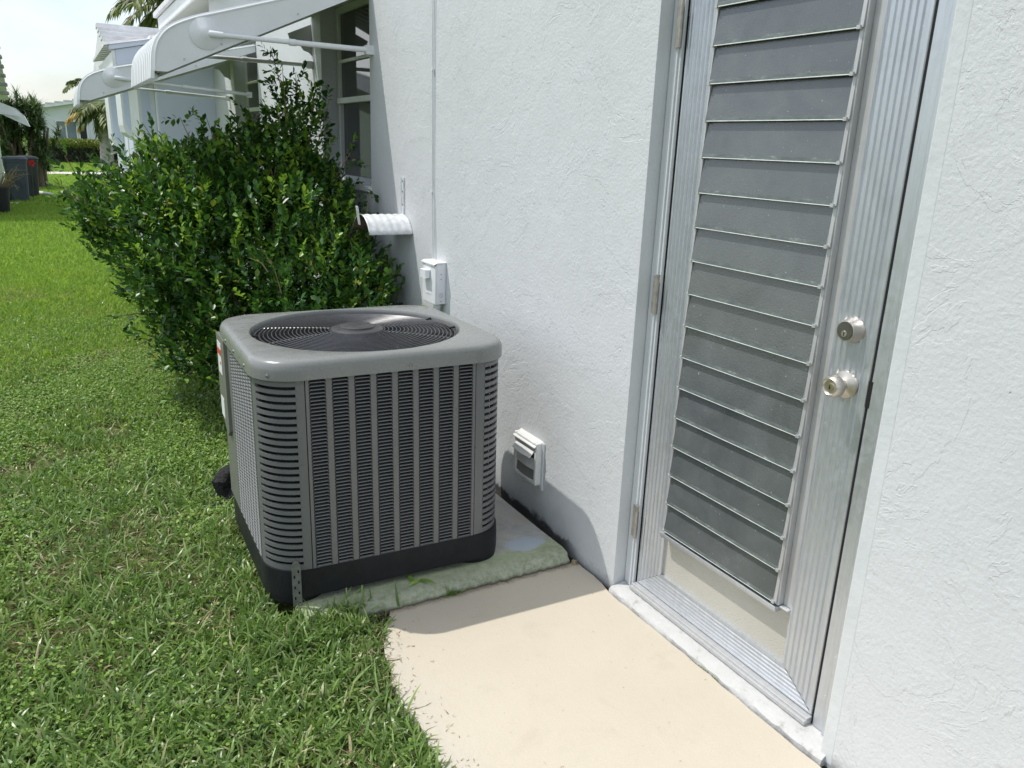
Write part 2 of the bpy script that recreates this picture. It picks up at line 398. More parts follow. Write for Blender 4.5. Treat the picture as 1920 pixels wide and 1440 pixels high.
def np_mesh(name, verts, faces_flat, nper, mat, mi=None):
    """verts (N,3); faces all with nper corners"""
    me = bpy.data.meshes.new(name)
    nv = len(verts); nf = len(faces_flat)//nper
    me.vertices.add(nv); me.vertices.foreach_set('co', verts.astype(np.float32).ravel())
    me.loops.add(len(faces_flat)); me.loops.foreach_set('vertex_index', faces_flat.astype(np.int32))
    me.polygons.add(nf); me.polygons.foreach_set('loop_start', np.arange(nf, dtype=np.int32)*nper)
    try: me.polygons.foreach_set('loop_total', np.full(nf, nper, dtype=np.int32))
    except Exception: pass
    for m in (mat if isinstance(mat, list) else [mat]): me.materials.append(M[m])
    if mi is not None: me.polygons.foreach_set('material_index', mi.astype(np.int32))
    me.update(calc_edges=True); me.validate(); return me

# ---------------------------------------------------------------- ground, patio, paths
g = MB(); XS = [-400, -60, -12, -5, -3, 0, 4, 12, 60, 400]; YS = [-60, -4, 3, 8, 20, 45, 100, 250, 900]
for i in range(len(XS)-1):
    for j in range(len(YS)-1):
        g.quad((XS[i], YS[j], -.03), (XS[i+1], YS[j], -.03), (XS[i+1], YS[j+1], -.03), (XS[i], YS[j+1], -.03))
structure(g.build('ground', 'ground'))

def edge_x(y):            # ragged left edge of the patio
    pts = [(-3, -.94), (1.0, -.925), (1.53, -.925), (1.9, -.925), (2.06, -.892), (2.16, -.845), (2.26, -.80), (2.3, -.80)]
    return float(np.interp(y, [p[0] for p in pts], [p[1] for p in pts]))+.006*math.sin(y*23)+.005*math.sin(y*61+1)
ys = np.linspace(-3, 2.275, 90)
outl = [(edge_x(y), y) for y in ys]
pt = MB()
k = len(outl)
top = [(x, y, 0.0) for x, y in outl]; low = [(x-.004, y, -.10) for x, y in outl]
inn = [((-.027 if y < 2.05 else -.010)+.0025*math.sin(y*47)+.002*math.sin(y*113), y, 0.0) for x, y in outl]
pt.add(top+low+inn+[(-.012, y, -.1) for x, y in outl], [(i, i+1, 2*k+i+1, 2*k+i) for i in range(k-1)]+[(k+i, k+i+1, i+1, i) for i in range(k-1)]+[(k-1, 2*k-1, 4*k-1, 3*k-1)])
structure(pt.build('patio', 'patio'))

# narrow dirt gap between slab, pad and wall
d = MB(); d.box(-.06, 0.0, -3, 3.4, -.028, -.012); d.box(-1.2, 0.0, 2.24, 2.32, -.0285, -.008)
structure(d.build('soil_gap', 'dirt'))

# concrete equipment pad with worn rounded front edge
pd = MB(); nx = 60; x0, x1 = -1.08, -.043
prof = [(2.270, -.03), (2.274, .010), (2.282, .026), (2.30, .038), (2.33, .043), (2.5, .044), (3.0, .042), (3.35, .036)]
rr = random.Random(3); vs = []
for i in range(nx+1):
    x = x0+(x1-x0)*i/nx
    for j, (y, z) in enumerate(prof):
        jj = .006 if j in (1, 2, 3) else 0
        cr_ = .03*max(0, (x+.10)/.06)**2 if j < 5 else 0
        vs.append((x+(rr.uniform(-.004, .004) if i == nx else 0), y+rr.uniform(-jj, jj)+cr_*.3, z+rr.uniform(-jj, jj)*.6))
n_ = len(prof); fs = [(i*n_+j, (i+1)*n_+j, (i+1)*n_+j+1, i*n_+j+1) for i in range(nx) for j in range(n_-1)]
for j in range(n_-1):
    vs += [(vs[nx*n_+j][0]+.002, vs[nx*n_+j][1], -.03), (vs[nx*n_+j+1][0]+.002, vs[nx*n_+j+1][1], -.03)]
    q = len(vs); fs.append((nx*n_+j, q-2, q-1, nx*n_+j+1))
pd.add(vs, fs)
structure(pd.build('equipment_pad', 'pad', smooth=True))

w = MB(); w.box(-30, 30, 34.2, 36.0, -.03, .02)
structure(w.build('footpath', 'walk'))

# ---------------------------------------------------------------- the white house
house = thing('house', 'long white stucco house with jalousie door and recessed awning windows on the right', 'house')
def wall_x(mb, x, y0, y1, z0, z1, holes, depth, mi=0, mi_rev=1, sub=None):
    """front sheet at x facing -x with rectangular holes and reveals going +x"""
    yc = sorted(set([y0, y1]+[h[0] for h in holes]+[h[1] for h in holes])); zc = sorted(set([z0, z1]+[h[2] for h in holes]+[h[3] for h in holes]))
    for i in range(len(yc)-1):
        for j in range(len(zc)-1):
            cy, cz = (yc[i]+yc[i+1])/2, (zc[j]+zc[j+1])/2
            if any(h[0] < cy < h[1] and h[2] < cz < h[3] for h in holes): continue
            mb.quad((x, yc[i], zc[j]), (x, yc[i], zc[j+1]), (x, yc[i+1], zc[j+1]), (x, yc[i+1], zc[j]), mi)
    for a, b, c, e in holes:
        X = x+depth
        mb.quad((x, a, c), (X, a, c), (X, a, e), (x, a, e), mi_rev); mb.quad((x, b, c), (x, b, e), (X, b, e), (X, b, c), mi_rev)
        mb.quad((x, a, e), (X, a, e), (X, b, e), (x, b, e), mi_rev); mb.quad((x, a, c), (x, b, c), (X, b, c), (X, a, c), mi_rev)
WH = 2.96
DO = (1.100, 2.049, -.03, 2.62)
W1 = (4.632, 5.59, 1.30, 2.40); W2 = (7.52, 8.58, 1.30, 2.40)
wl = MB()
wall_x(wl, 0.0, -3.5, 9.7, -.03, WH, [DO, W1, W2], .16)
wl.quad((0, -3.5, -.03), (4, -3.5, -.03), (4, -3.5, WH), (0, -3.5, WH))
wl.build('wall', ['wall', 'reveal'], house)
# rooms behind the openings, closed and dark
rm = MB()
rm.box(.162, 3.2, .6, 3.2, -.05, 2.9); rm.box(.162, 2.5, 4.2, 9.3, -.05, 2.9)
bmr = rm.build('interior', 'black', house)
for p in bmr.data.polygons: pass
# smooth painted strip beside the door
s = MB(); s.box(-.0009, 0.03, 1.062, 1.0995, .0, 2.62); s.build('door_trim', 'wall_smooth', house, bevel=.003)

# threshold: rough white painted concrete sill
th = MB(); n = 46; pr = [(-.020, -.012), (-.018, .008), (-.008, .017), (.012, .021), (.045, .024), (.16, .026)]
vs = []; rr = random.Random(5)
for i in range(n+1):
    y = 1.082+(2.047-1.082)*i/n
    for j, (x, z) in enumerate(pr):
        e = .0028 if j < 4 else .001
        vs.append((x+rr.uniform(-e, e), y, z+rr.uniform(-e, e)*.8))
k = len(pr); fs = [(i*k+j, (i+1)*k+j, (i+1)*k+j+1, i*k+j+1) for i in range(n) for j in range(k-1)]
vs += [(-.018, 1.082, -.02), (.16, 1.082, -.02), (-.018, 2.047, -.02), (.16, 2.047, -.02)]
q = len(vs)-4
fs += [(q, *range(k), q+1), (q+2, *[n*k+j for j in range(k)], q+3)]
th.add(vs, fs); th.build('threshold', 'sill', house, smooth=True)

# aluminium door frame
fr = MB()
fr.box(.057, .158, 1.1025, 1.1795, .026, 2.60)      # lock jamb
fr.box(.048, .057, 1.1025, 1.142, .026, 2.60)
fr.build('door_frame', 'alu', house, bevel=.002)
fr = MB(); fr.box(.050, .158, 1.9965, 2.046, .026, 2.60); fr.box(.044, .050, 2.006, 2.020, .026, 2.60); fr.build('door_frame', 'reveal', house, bevel=.0015)
fr = MB(); fr.box(.0605, .064, 1.1795, 1.1878, .026, 2.60); fr.box(.061, .064, 1.9905, 1.9985, .026, 2.6); fr.build('gap_shade_strip', 'black', house)  # black strips stand in for the shade in the gaps beside the door
st = MB(); st.box(.030, .064, 1.186, 1.992, .0265, .040); st.box(.040, .064, 1.186, 1.992, .040, .046)
st.build('door_sill_track', 'alu_dull', house, bevel=.0015)

door = bpy.data.objects.new('door', None); COL.objects.link(door); door.parent = house
door['label'] = 'silver jalousie door with fourteen glass louvers'
OY0, OY1, OZ = 1.188, 1.990, .048; IY0, IY1, IZ = 1.312, 1.866, .140; TOPZ = 2.58
tt = []                                           # fluted cross-section, t = 0 outside, 1 inside
tt.append((0, .004)); tt.append((.03, 0)); 
nr = 6
for i in range(nr):
    a = .08+i*.145
    tt += [(a, 0.0), (a+.018, .0034), (a+.10, .0016), (a+.125, -.0028)]
tt += [(.965, 0), (1.0, .001)]
DX = .060
def stile(oy, iy):
    m = MB(); vs = []; nn = len(tt)
    for t, h in tt:
        y = oy+(iy-oy)*t; zb = OZ+(IZ-OZ)*t
        vs += [(DX+h, y, zb), (DX+h, y, TOPZ)]
    fs = [(2*i, 2*i+2, 2*i+3, 2*i+1) for i in range(nn-1)]
    vs += [(DX+.04, oy, OZ), (DX+.04, oy, TOPZ), (DX+.04, iy, IZ), (DX+.04, iy, TOPZ)]
    q = len(vs)-4; fs += [(0, 1, q+1, q), (2*nn-2, q+2, q+3, 2*nn-1)]
    m.add(vs, fs); return m
stile(OY0, IY0).build('stile', 'alu', door); stile(OY1, IY1).build('stile', 'alu', door)
m = MB(); vs = []
for t, h in tt:
    z = OZ+(IZ-OZ)*t; vs += [(DX+h*.4, OY0+(IY0-OY0)*t+.0006, z), (DX+h*.4, OY1+(IY1-OY1)*t-.0006, z)]
nn = len(tt); fs = [(2*i, 2*i+1, 2*i+3, 2*i+2) for i in range(nn-1)]
vs += [(DX+.04, OY0, OZ), (DX+.04, OY1, OZ), (DX+.04, IY0, IZ), (DX+.04, IY1, IZ)]; q = len(vs)-4
fs += [(0, 1, q+1, q), (2*nn-2, 2*nn-1, q+3, q+2)]
m.add(vs, fs); m.build('bottom_rail', 'alu', door)
m = MB(); m.box(DX+.012, DX+.02, IY0-.004, IY1+.004, IZ-.006, .33); m.build('kick_panel', 'kick', door)
# louver side channels
m = MB(); m.box(.050, .10, 1.850, 1.8655, .318, TOPZ); m.build('side_channel', 'alu_dull', door, bevel=.001)
m = MB(); m.box(.066, .10, 1.3125, 1.345, .318, TOPZ); m.box(.046, .10, 1.345, 1.3585, .318, TOPZ)
m.box(.050, .066, 1.3125, 1.345, .312, .318); m.build('side_channel', 'alu_dull', door, bevel=.002)
for z in np.arange(.42, 2.3, .155):
    pass
m = MB(); m.box(.036, .075, 1.345, 1.862, .300, .3135); m.box(.033, .036, 1.345, 1.862, .3065, .3175); m.build('louver_sill', 'alu', door, bevel=.001)
# louver panes : bottom edge proud, top tucked behind the next pane
PITCH = .10228; Z0 = 1.8594-15*PITCH-.001
pane = MB(); hx, hz = .016, .1125
L = math.hypot(hx, hz); dx, dz = hx/L, hz/L; tx, tz = -dz, dx
Ya, Yb = 1.3605, 1.8485
def pq(s_, t_): return (dx*s_+tx*t_, dz*s_+tz*t_)
def strip(sa, sb, ta, mi):
    a = pq(sa, ta); b = pq(sb, ta)
    pane.quad((a[0], Ya, a[1]), (b[0], Ya, b[1]), (b[0], Yb, b[1]), (a[0], Yb, a[1]), mi)
T = .0042
strip(0, .0020, T, 2); strip(.0020, .0125, T, 1); strip(.0125, L, T, 0); strip(0, L, 0, 0)
a = pq(0, 0); b = pq(0, T)
pane.quad((a[0], Ya, a[1]), (a[0], Yb, a[1]), (b[0], Yb, b[1]), (b[0], Ya, b[1]), 2)
a = pq(L, 0); b = pq(L, T); pane.quad((a[0], Ya, a[1]), (b[0], Ya, b[1]), (b[0], Yb, b[1]), (a[0], Yb, a[1]), 2)
for Y in (Ya, Yb):
    c = [pq(0, 0), pq(L, 0), pq(L, T), pq(0, T)]; pane.quad(*[(x, Y, z) for x, z in c], 2)
pme = pane.mesh('louver_pane', ['louver_glass', 'glass_band', 'glass_edge'])
cmes = []
for ya, yb, zt_ in ((1.3545, 1.3640, .007), (1.8445, 1.8535, .006)):
    clip = MB(); clip.box(-.0055, .016, ya, yb, -.002, zt_); cmes.append(clip.mesh('louver_clip', 'alu_dull'))
fmes = []
for ya, yb in ((1.3500, 1.3604), (1.8486, 1.8530)):
    flap = MB(); flap.add([(-.001, ya, .002), (-.001, yb, .002), (.004, yb, .101), (.004, ya, .101), (.008, ya, .101), (.008, yb, .101), (.003, yb, .002), (.003, ya, .002)], [(0, 1, 2, 3), (4, 5, 6, 7), (0, 3, 4, 7), (1, 6, 5, 2)])
    fmes.append(flap.mesh('louver_bracket', 'alu_dull'))
i = 0; z = Z0
while z < 2.5:
    link('louver_pane', pme, door, (.0415, 0, z), (0, random.uniform(-.012, .012), 0))
    for q in (0, 1): link('louver_clip', cmes[q], door, (.0405, 0, z)); link('louver_bracket', fmes[q], door, (.0415, 0, z))
    z += PITCH
# locks
def rotx(): return Matrix(((0, 0, -1), (0, 1, 0), (1, 0, 0))).to_4x4()      # local z -> -x
def lock(cy, cz, prof, ring, face, key, name, deep):
    mt = Matrix.Translation((DX+.002, cy, cz)) @ rotx()
    m = MB(); m.lathe(prof, 40, mt, 0, False); b = m.build(name, 'nickel', door, smooth=True)
    return mt
mt = lock(1.2575, 1.1545, [(.0335, 0), (.0335, .005), (.0325, .007), (.0255, .031), (.0250, .033), (.0235, .0335), (.0225, .032), (.0, .032)], 0, 0, 0, 'deadbolt', 0)
m = MB(); m.lathe([(.0222, .0322), (.0218, .0342), (.0, .0342)], 32, mt, 0, True)
m.lathe([(.0080, .0343), (.0075, .0355), (.0, .0355)], 20, mt @ Matrix.Translation((-.0075, .001, 0)), 1, True)
c = mt @ Vector((-.0075, .001, .0358)); m.box(c.x-.0004, c.x, c.y-.0012, c.y+.0012, c.z-.005, c.z+.004, 2)
m.build('keyway', ['nickel_dark', 'nickel', 'black'], door, smooth=True)
mt = lock(1.2545, 1.0125, [(.0365, 0), (.0365, .003), (.0345, .007), (.020, .013), (.0155, .016), (.0150, .027), (.0185, .0295), (.0260, .034), (.0292, .041), (.0290, .050), (.0255, .059), (.0215, .0635), (.0205, .0635), (.0185, .0615), (.0170, .0580), (.0, .0580)], 0, 0, 0, 'door_knob', 0)
m = MB(); m.lathe([(.0095, .0580), (.0090, .0620), (.0, .0620)], 24, mt, 0, True)
c = mt @ Vector((0, 0, .0623)); m.box(c.x-.0004, c.x, c.y-.0012, c.y+.0012, c.z-.005, c.z+.005, 1)
m.build('keyway', ['brass', 'black'], door, smooth=True)
m = MB(); m.box(.0562, DX+.012, 1.1755, 1.1868, .972, 1.040); m.build('latch_opening', 'black', house)
# hinges
for zc, h in ((1.935, .135), (1.113, .125), (.290, .122)):
    m = MB(); m.tube([(.036, 1.994, zc-h/2), (.036, 1.994, zc+h/2)], .0062, 12)
    m.box(.0385, .0405, 1.996, 2.018, zc-h/2, zc+h/2); m.tube([(.036, 1.994, zc+h/2), (.036, 1.994, zc+h/2+.006)], .0075, 10)
    for f_ in (-.18, .16): m.tube([(.036, 1.994, zc+h*f_), (.036, 1.994, zc+h*f_+.0015)], .0066, 12)
    m.build('hinge', 'hinge', house, smooth=True)

# windows in the recesses
def window(y0, y1, z0, z1, x):
    w = bpy.data.objects.new('window', None); COL.objects.link(w); w.parent = house
    f = MB()
    f.box(x, x+.055, y0, y0+.035, z0, z1); f.box(x, x+.055, y1-.035, y1, z0, z1)
    f.box(x, x+.055, y0+.035, y1-.035, z1-.04, z1); f.box(x, x+.055, y0+.035, y1-.035, z0, z0+.035)
    f.build('window_frame', 'reveal', w, bevel=.003)
    r_ = MB(); r_.box(x-.012, x+.04, y0+.035, y1-.035, z0+.50, z0+.535); r_.box(x+.005, x+.035, y0+.035, y1-.035, z0+.755, z0+.775)
    r_.box(x+.004, x+.035, y0+.035, y0+.055, z0+.035, z1-.04); r_.box(x+.004, x+.035, y1-.055, y1-.035, z0+.035, z1-.04)
    r_.build('sash', 'trim', w, bevel=.002)
    for za, zb, xx in ((z0+.035, z0+.50, .03), (z0+.535, z0+.755, .022), (z0+.775, z1-.04, .022)):
        p = MB(); p.box(x+xx, x+xx+.005, y0+.055, y1-.055, za, zb); p.build('window_pane', 'window', w)
    s = MB(); s.box(-.018, x, y0-.0, y1, z0-.03, z0+.004); s.build('window_sill', 'trim', w, bevel=.004)
window(W1[0]+.002, W1[1]-.002, W1[2]+.002, W1[3]-.002, .10)
window(W2[0]+.002, W2[1]-.002, W2[2]+.002, W2[3]-.002, .10)

# eave with fascia board
e = MB(); e.box(-.16, -.135, -3.5, 12.8, 2.935, 3.09); e.build('fascia', 'trim', house, bevel=.004)
e = MB(); e.box(-.21, -.163, -3.5, 12.86, 3.095, 3.16); e.build('roof_edge', 'roof_tile', house, bevel=.006)
e = MB(); e.box(-.134, 4.0, -3.5, 12.8, 2.962, 2.99); e.build('soffit', 'soffit', house)
e = MB(); e.add([(-.2, -3.5, 3.165), (-.2, 12.86, 3.165), (3.5, 12.86, 4.0), (3.5, -3.5, 4.0), (3.5, -3.5, 3.0), (3.5, 12.86, 3.0)], [(0, 1, 2, 3), (1, 5, 2)]); e.build('roof', 'roof_tile', house)

# far wing of the house
wing = thing('house_wing', 'pale projecting wing behind the bush with folded shutters and tiled gable roof', 'building')
m = MB(); m.box(-.585, 3.9, 9.702, 16.8, -.03, 2.36)
m.build('wall', 'far_wall', wing)
# roof : gable facing the camera side, rising towards +x
def rz(x): return 2.235+.235*(x+.96)
m = MB(); n = 14; PX = [-1.04+i*.42 for i in range(13)]
m.add([(-.96, 9.30, rz(-.96)+.13), (3.9, 9.30, rz(3.9)+.13), (3.9, 11.6, rz(3.9)+.13), (-.96, 11.6, rz(-.96)+.13),
       (-.96, 9.30, rz(-.96)), (3.9, 9.30, rz(3.9)), (3.9, 11.6, rz(3.9)), (-.96, 11.6, rz(-.96))],
      [(0, 1, 2, 3), (7, 6, 5, 4), (0, 3, 7, 4), (0, 4, 5, 1), (1, 5, 6, 2), (3, 2, 6, 7)])
m.build('soffit', 'soffit', wing)
def slab(mb, x0, x1, y0, y1, o0, o1): 
    mb.add([(x0, y0, rz(x0)+o0), (x1, y0, rz(x1)+o0), (x1, y1, rz(x1)+o0), (x0, y1, rz(x0)+o0), (x0, y0, rz(x0)+o1), (x1, y0, rz(x1)+o1), (x1, y1, rz(x1)+o1), (x0, y1, rz(x0)+o1)],
           [(3, 2, 1, 0), (4, 5, 6, 7), (0, 1, 5, 4), (1, 2, 6, 5), (2, 3, 7, 6), (3, 0, 4, 7)])
m = MB(); slab(m, -.985, 3.9, 9.262, 9.297, -.035, .115); m.build('rake_board', 'far_wall', wing, bevel=.004)
m = MB(); slab(m, -1.02, -.986, 9.262, 11.65, -.045, .105); m.build('fascia', 'trim', wing, bevel=.004)
m = MB(); slab(m, -1.04, 3.9, 9.235, 9.30, .118, .165); m.build('drip_edge', 'far_wall', wing, bevel=.004)
for i in range(11):                                   # stepped rows of flat tile, each row one course
    m = MB(); x0 = -1.08+i*.42; rr = random.Random(i)
    y = 9.22
    while y < 11.5:
        wd = .30
        mb_h = .030+rr.uniform(-.003, .003)
        m.add([(x0, y, rz(x0)+.168), (x0+.43, y, rz(x0+.43)+.160), (x0+.43, y+wd-.02, rz(x0+.43)+.160), (x0, y+wd-.02, rz(x0)+.168),
               (x0, y+.02, rz(x0)+.168+mb_h), (x0+.43, y+.02, rz(x0+.43)+.168), (x0+.43, y+wd-.04, rz(x0+.43)+.168), (x0, y+wd-.04, rz(x0)+.168+mb_h)],
              [(3, 2, 1, 0), (4, 5, 6, 7), (0, 1, 5, 4), (1, 2, 6, 5), (2, 3, 7, 6), (3, 0, 4, 7)]); y += wd
    m.build('tile_course', 'roof_tile', wing)
m = MB(); m.prism([(11.7, 2.362), (11.7, 2.50), (13.6, 3.02), (14.0, 3.04), (17.2, 2.50), (17.2, 2.362)], lambda a, b, t: (t, a, b), -.84, 3.9); m.build('roof_gable', 'roof_tile', wing)
for k in range(7):
    m = MB(); u_ = k/7; m.box(-.90, 3.9, 11.7+1.95*u_, 11.7+1.95*u_+.30, 2.50+.54*u_, 2.56+.54*u_); m.build('tile_course', 'roof_tile', wing, bevel=.006)
for i, (y0, y1, za, zb) in enumerate(((10.0, 11.1, 1.43, 2.30), (12.35, 13.25, 1.50, 2.30), (14.9, 15.8, 1.30, 2.30))):
    m = MB(); poly = [(.0, zb), (-.05, zb), (-.15, zb-.10), (-.17, zb-.2), (-.17, za+.16), (-.15, za+.06), (-.09, za), (0, za-.03)]
    m.prism(poly, lambda a, b, t: (-.587+a, t, b), y0, y1)
    sh = m.build('shutter', 'awning', wing, bevel=.008)
    m = MB(); m.prism([(-.14, zb-.18), (-.14, za+.18), (-.09, za+.09), (-.05, za+.18), (-.05, zb-.18)], lambda a, b, t: (-.587+a, t, b), y0-.006, y0-.0005)
    m.build('shutter_end_panel', 'far_wall', sh)
m = MB()
m.box(-.60, -.5855, 9.72, 9.80, 0, 2.40); m.box(-.60, -.5855, 11.7, 11.85, 0, 2.4); m.box(-.60, -.5855, 14.0, 14.3, 0, 2.4)
m.build('wall_pilaster', 'trim', wing)

# ---------------------------------------------------------------- window awnings
def awning(y0, y1, D, zn, zt, dsc, armz, label, yarm0, yarm1, nslat=12):
    """y0 near side. D projection, zn nose bottom, zt height at wall"""
    t = thing('window_awning', label, 'awning', group='white awnings over the house windows')
    H = zn
    q_ = D/1.144; zc_ = .95 if D > 1.2 else 1.0
    def zz(v): return zn+(v-1.862)*zc_
    topc = [(a*q_, zz(b)) for a, b in ((0, 2.41), (-.46, 2.270), (-.791, 2.169), (-.94, 2.123), (-1.045, 2.075), (-1.10, 2.025), (-1.131, 1.96), (-1.144, 1.862))]
    bot = [(a*q_, zz(b)) for a, b in ((-1.085, 1.862), (-.991, 1.906), (-.803, 1.993), (-.40, 2.178), (0, 2.36))]
    # smooth top curve
    def cr_(P, n=5):
        out = []
        for i in range(len(P)-1):
            p0, p1, p2, p3 = P[max(i-1, 0)], P[i], P[i+1], P[min(i+2, len(P)-1)]
            for k in range(n):
                u = k/n
                out.append(tuple(.5*((2*p1[c])+(-p0[c]+p2[c])*u+(2*p0[c]-5*p1[c]+4*p2[c]-p3[c])*u*u+(-p0[c]+3*p1[c]-3*p2[c]+p3[c])*u**3) for c in (0, 1)))
        return out+[P[-1]]
    top_s = cr_(topc)
    for ya, yb in ((y0, y0+.014), (y1-.014, y1)):
        m = MB(); m.prism(top_s+bot, lambda a, b, q: (a, q, b), ya, yb)
        m.build('side_panel', 'awning', t)
        m = MB(); m.tube([(a, (ya if ya == y0 else yb), b+.004) for a, b in top_s], .006, 6); m.build('edge_bead', 'awning', t, smooth=True)
    for a_, b_ in bot[1:4]:
        m = MB(); m.tube([(a_-.01, y0-.0005, b_+.022), (a_-.01, y0-.0035, b_+.022)], .0055, 8); m.build('rivet', 'alu_dull', t)
    # corrugated cover made of pressed strips
    wdt = (y1-y0-.03)/nslat
    for i in range(nslat):
        ya = y0+.015+i*wdt; m = MB()
        sec = [(0, .0), (.06, .018), (.60, .018), (.66, .000), (.74, -.022), (.94, -.022), (1.0, .0)]
        vs = []; P = top_s+[(-D-.004, H-.035)]; n = len(P); k = len(sec)
        for j, (a, b) in enumerate(P):
            a0, b0 = P[max(j-1, 0)]; a1, b1 = P[min(j+1, n-1)]
            tx_, tz_ = a1-a0, b1-b0; l_ = math.hypot(tx_, tz_) or 1; nx_, nz_ = tz_/l_, -tx_/l_
            if nz_ < 0 and a > -.9*D: nx_, nz_ = -nx_, -nz_
            if j > n//2 and nx_ > 0: nx_, nz_ = -nx_, -nz_
            for u, h in sec: vs.append((a+nx_*h, ya+wdt*u, b+nz_*h))
        fs = [(j*k+q, j*k+q+1, (j+1)*k+q+1, (j+1)*k+q) for j in range(n-1) for q in range(k-1)]
        m.add(vs, fs); m.build('cover_strip', 'awning', t)
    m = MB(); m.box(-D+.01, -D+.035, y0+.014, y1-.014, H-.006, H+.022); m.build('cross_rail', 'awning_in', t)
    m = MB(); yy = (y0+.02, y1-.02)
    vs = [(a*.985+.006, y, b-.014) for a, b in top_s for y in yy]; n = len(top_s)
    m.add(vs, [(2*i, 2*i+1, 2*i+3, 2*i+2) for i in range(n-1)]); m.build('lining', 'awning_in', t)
    for sy, ye, sgn in ((y0, yarm0, -1), (y1, yarm1, 1)):
        cx, cz = dsc
        m = MB(); mt = Matrix.Translation((cx, sy, cz)) @ Matrix.Rotation(R(90) if sgn < 0 else R(-90), 4, 'X')
        m.lathe([(.078, 0), (.078, .006), (.074, .0085), (.055, .016), (.03, .030), (.012, .038), (0, .039)], 28, mt); m.build('disc_bracket', 'awning', t, smooth=True)
        a = Vector((cx+.03, sy+sgn*.03, cz-.004)); b = Vector((-.012, ye, armz))
        mid = a.lerp(b, .47)
        m = MB(); m.tube([(cx, sy+sgn*.022, cz), (cx+.02, sy+sgn*.03, cz-.003), a.lerp(b, .06)], [.012, .018, .017], 10); m.tube([a.lerp(b, .05), mid], .0125, 10)
        m.tube([mid.lerp(b, -.02), mid.lerp(b, .06)], .018, 10); m.tube([mid, b], .015, 10)
        m.box(-.045, 0, ye-.014, ye+.02, armz-.024, armz+.024)
        m.build('support_arm', 'awning', t, smooth=True)
        m = MB(); mt2 = [(-.002, armz+.13), (-.10, armz+.30), (-.16, armz+.29), (-.11, armz+.20), (-.07, armz+.19), (-.04, armz+.145)]
        if sgn > 0:
            m.prism([(0, zt+.0), (-.16, zt-.07), (-.15, zt-.10), (-.10, zt-.11), (-.055, zt-.17), (-.02, zt-.18), (0, zt-.20)], lambda a_, b_, q: (a_-.001, q, b_), sy+.004, sy+.012)
            m.build('scroll_bracket', 'reveal', t)
    return t
awning(4.60, 5.80, 1.144, 1.865, 2.315, (-.89, 2.062), 2.055, 'nearer white metal window awning with corrugated nose, right of the bush', 4.575, 5.795)
awning(7.55, 8.75, 1.40, 1.80, 2.30, (-1.145, 1.985), 1.93, 'farther white metal window awning, partly behind the nearer one', 7.80, 8.85)

# ---------------------------------------------------------------- air conditioner
AY = -R(1.6); ACX, ACY = -.7135, 2.790
ac = thing('air_conditioner', 'large grey outdoor air conditioner with louvered sides and black base on the concrete pad', 'air conditioner', (ACX, ACY, .045), AY); ac.rotation_euler = (-R(1.1), 0, AY); ac.location.z = .045-.008
Wd, Dp = .880, .835; hw, hd = Wd/2, Dp/2; CR = .138         # body half sizes and corner post radius
ZB, ZT = .120, .792                                          # local heights of grille
def rrect(hw_, hd_, r, n=8):
    out = []
    for cx, cy, a0 in ((hw_-r, hd_-r, 0), (-hw_+r, hd_-r, 90), (-hw_+r, -hd_+r, 180), (hw_-r, -hd_+r, 270)):
        for k in range(n+1):
            a = R(a0+90*k/n); out.append((cx+r*math.cos(a), cy+r*math.sin(a)))
    return out
def loft(mb, rings, mi=0, cap0=False, cap1=False):
    n = len(rings[0][0]); vs = [(x, y, z) for ring, z in rings for x, y in ring]
    fs = [(i*n+k, i*n+(k+1) % n, (i+1)*n+(k+1) % n, (i+1)*n+k) for i in range(len(rings)-1) for k in range(n)]
    if cap0: fs.append(tuple(reversed(range(n))))
    if cap1: fs.append(tuple((len(rings)-1)*n+k for k in range(n)))
    mb.add(vs, fs, mi)
# base pan with feet
m = MB(); NB = 10
loft(m, [(rrect(hw+.005, hd+.005, .132, NB), .022), (rrect(hw+.005, hd+.005, .132, NB), .09), (rrect(hw+.004, hd+.004, .134, NB), .122), (rrect(hw-.03, hd-.03, .11, NB), .122)], cap1=True)
loft(m, [(rrect(hw+.005, hd+.005, .132, NB), .022), (rrect(hw-.02, hd-.02, .1, NB), .022)])
for sx in (-1, 1):
    for sy in (-1, 1):
        loft(m, [([(sx*(hw-.105)+x, sy*(hd-.105)+y) for x, y in rrect(.098, .098, .095, 6)], .0), ([(sx*(hw-.105)+x, sy*(hd-.105)+y) for x, y in rrect(.100, .100, .097, 6)], .0225)], cap0=True)
m.build('base_pan', 'base', ac, smooth=True)
# inner dark coil
m = MB(); loft(m, [(rrect(hw-.028, hd-.028, .11, 8), ZB), (rrect(hw-.028, hd-.028, .11, 8), ZT)]); m.build('coil', 'ac_dark', ac, smooth=True)
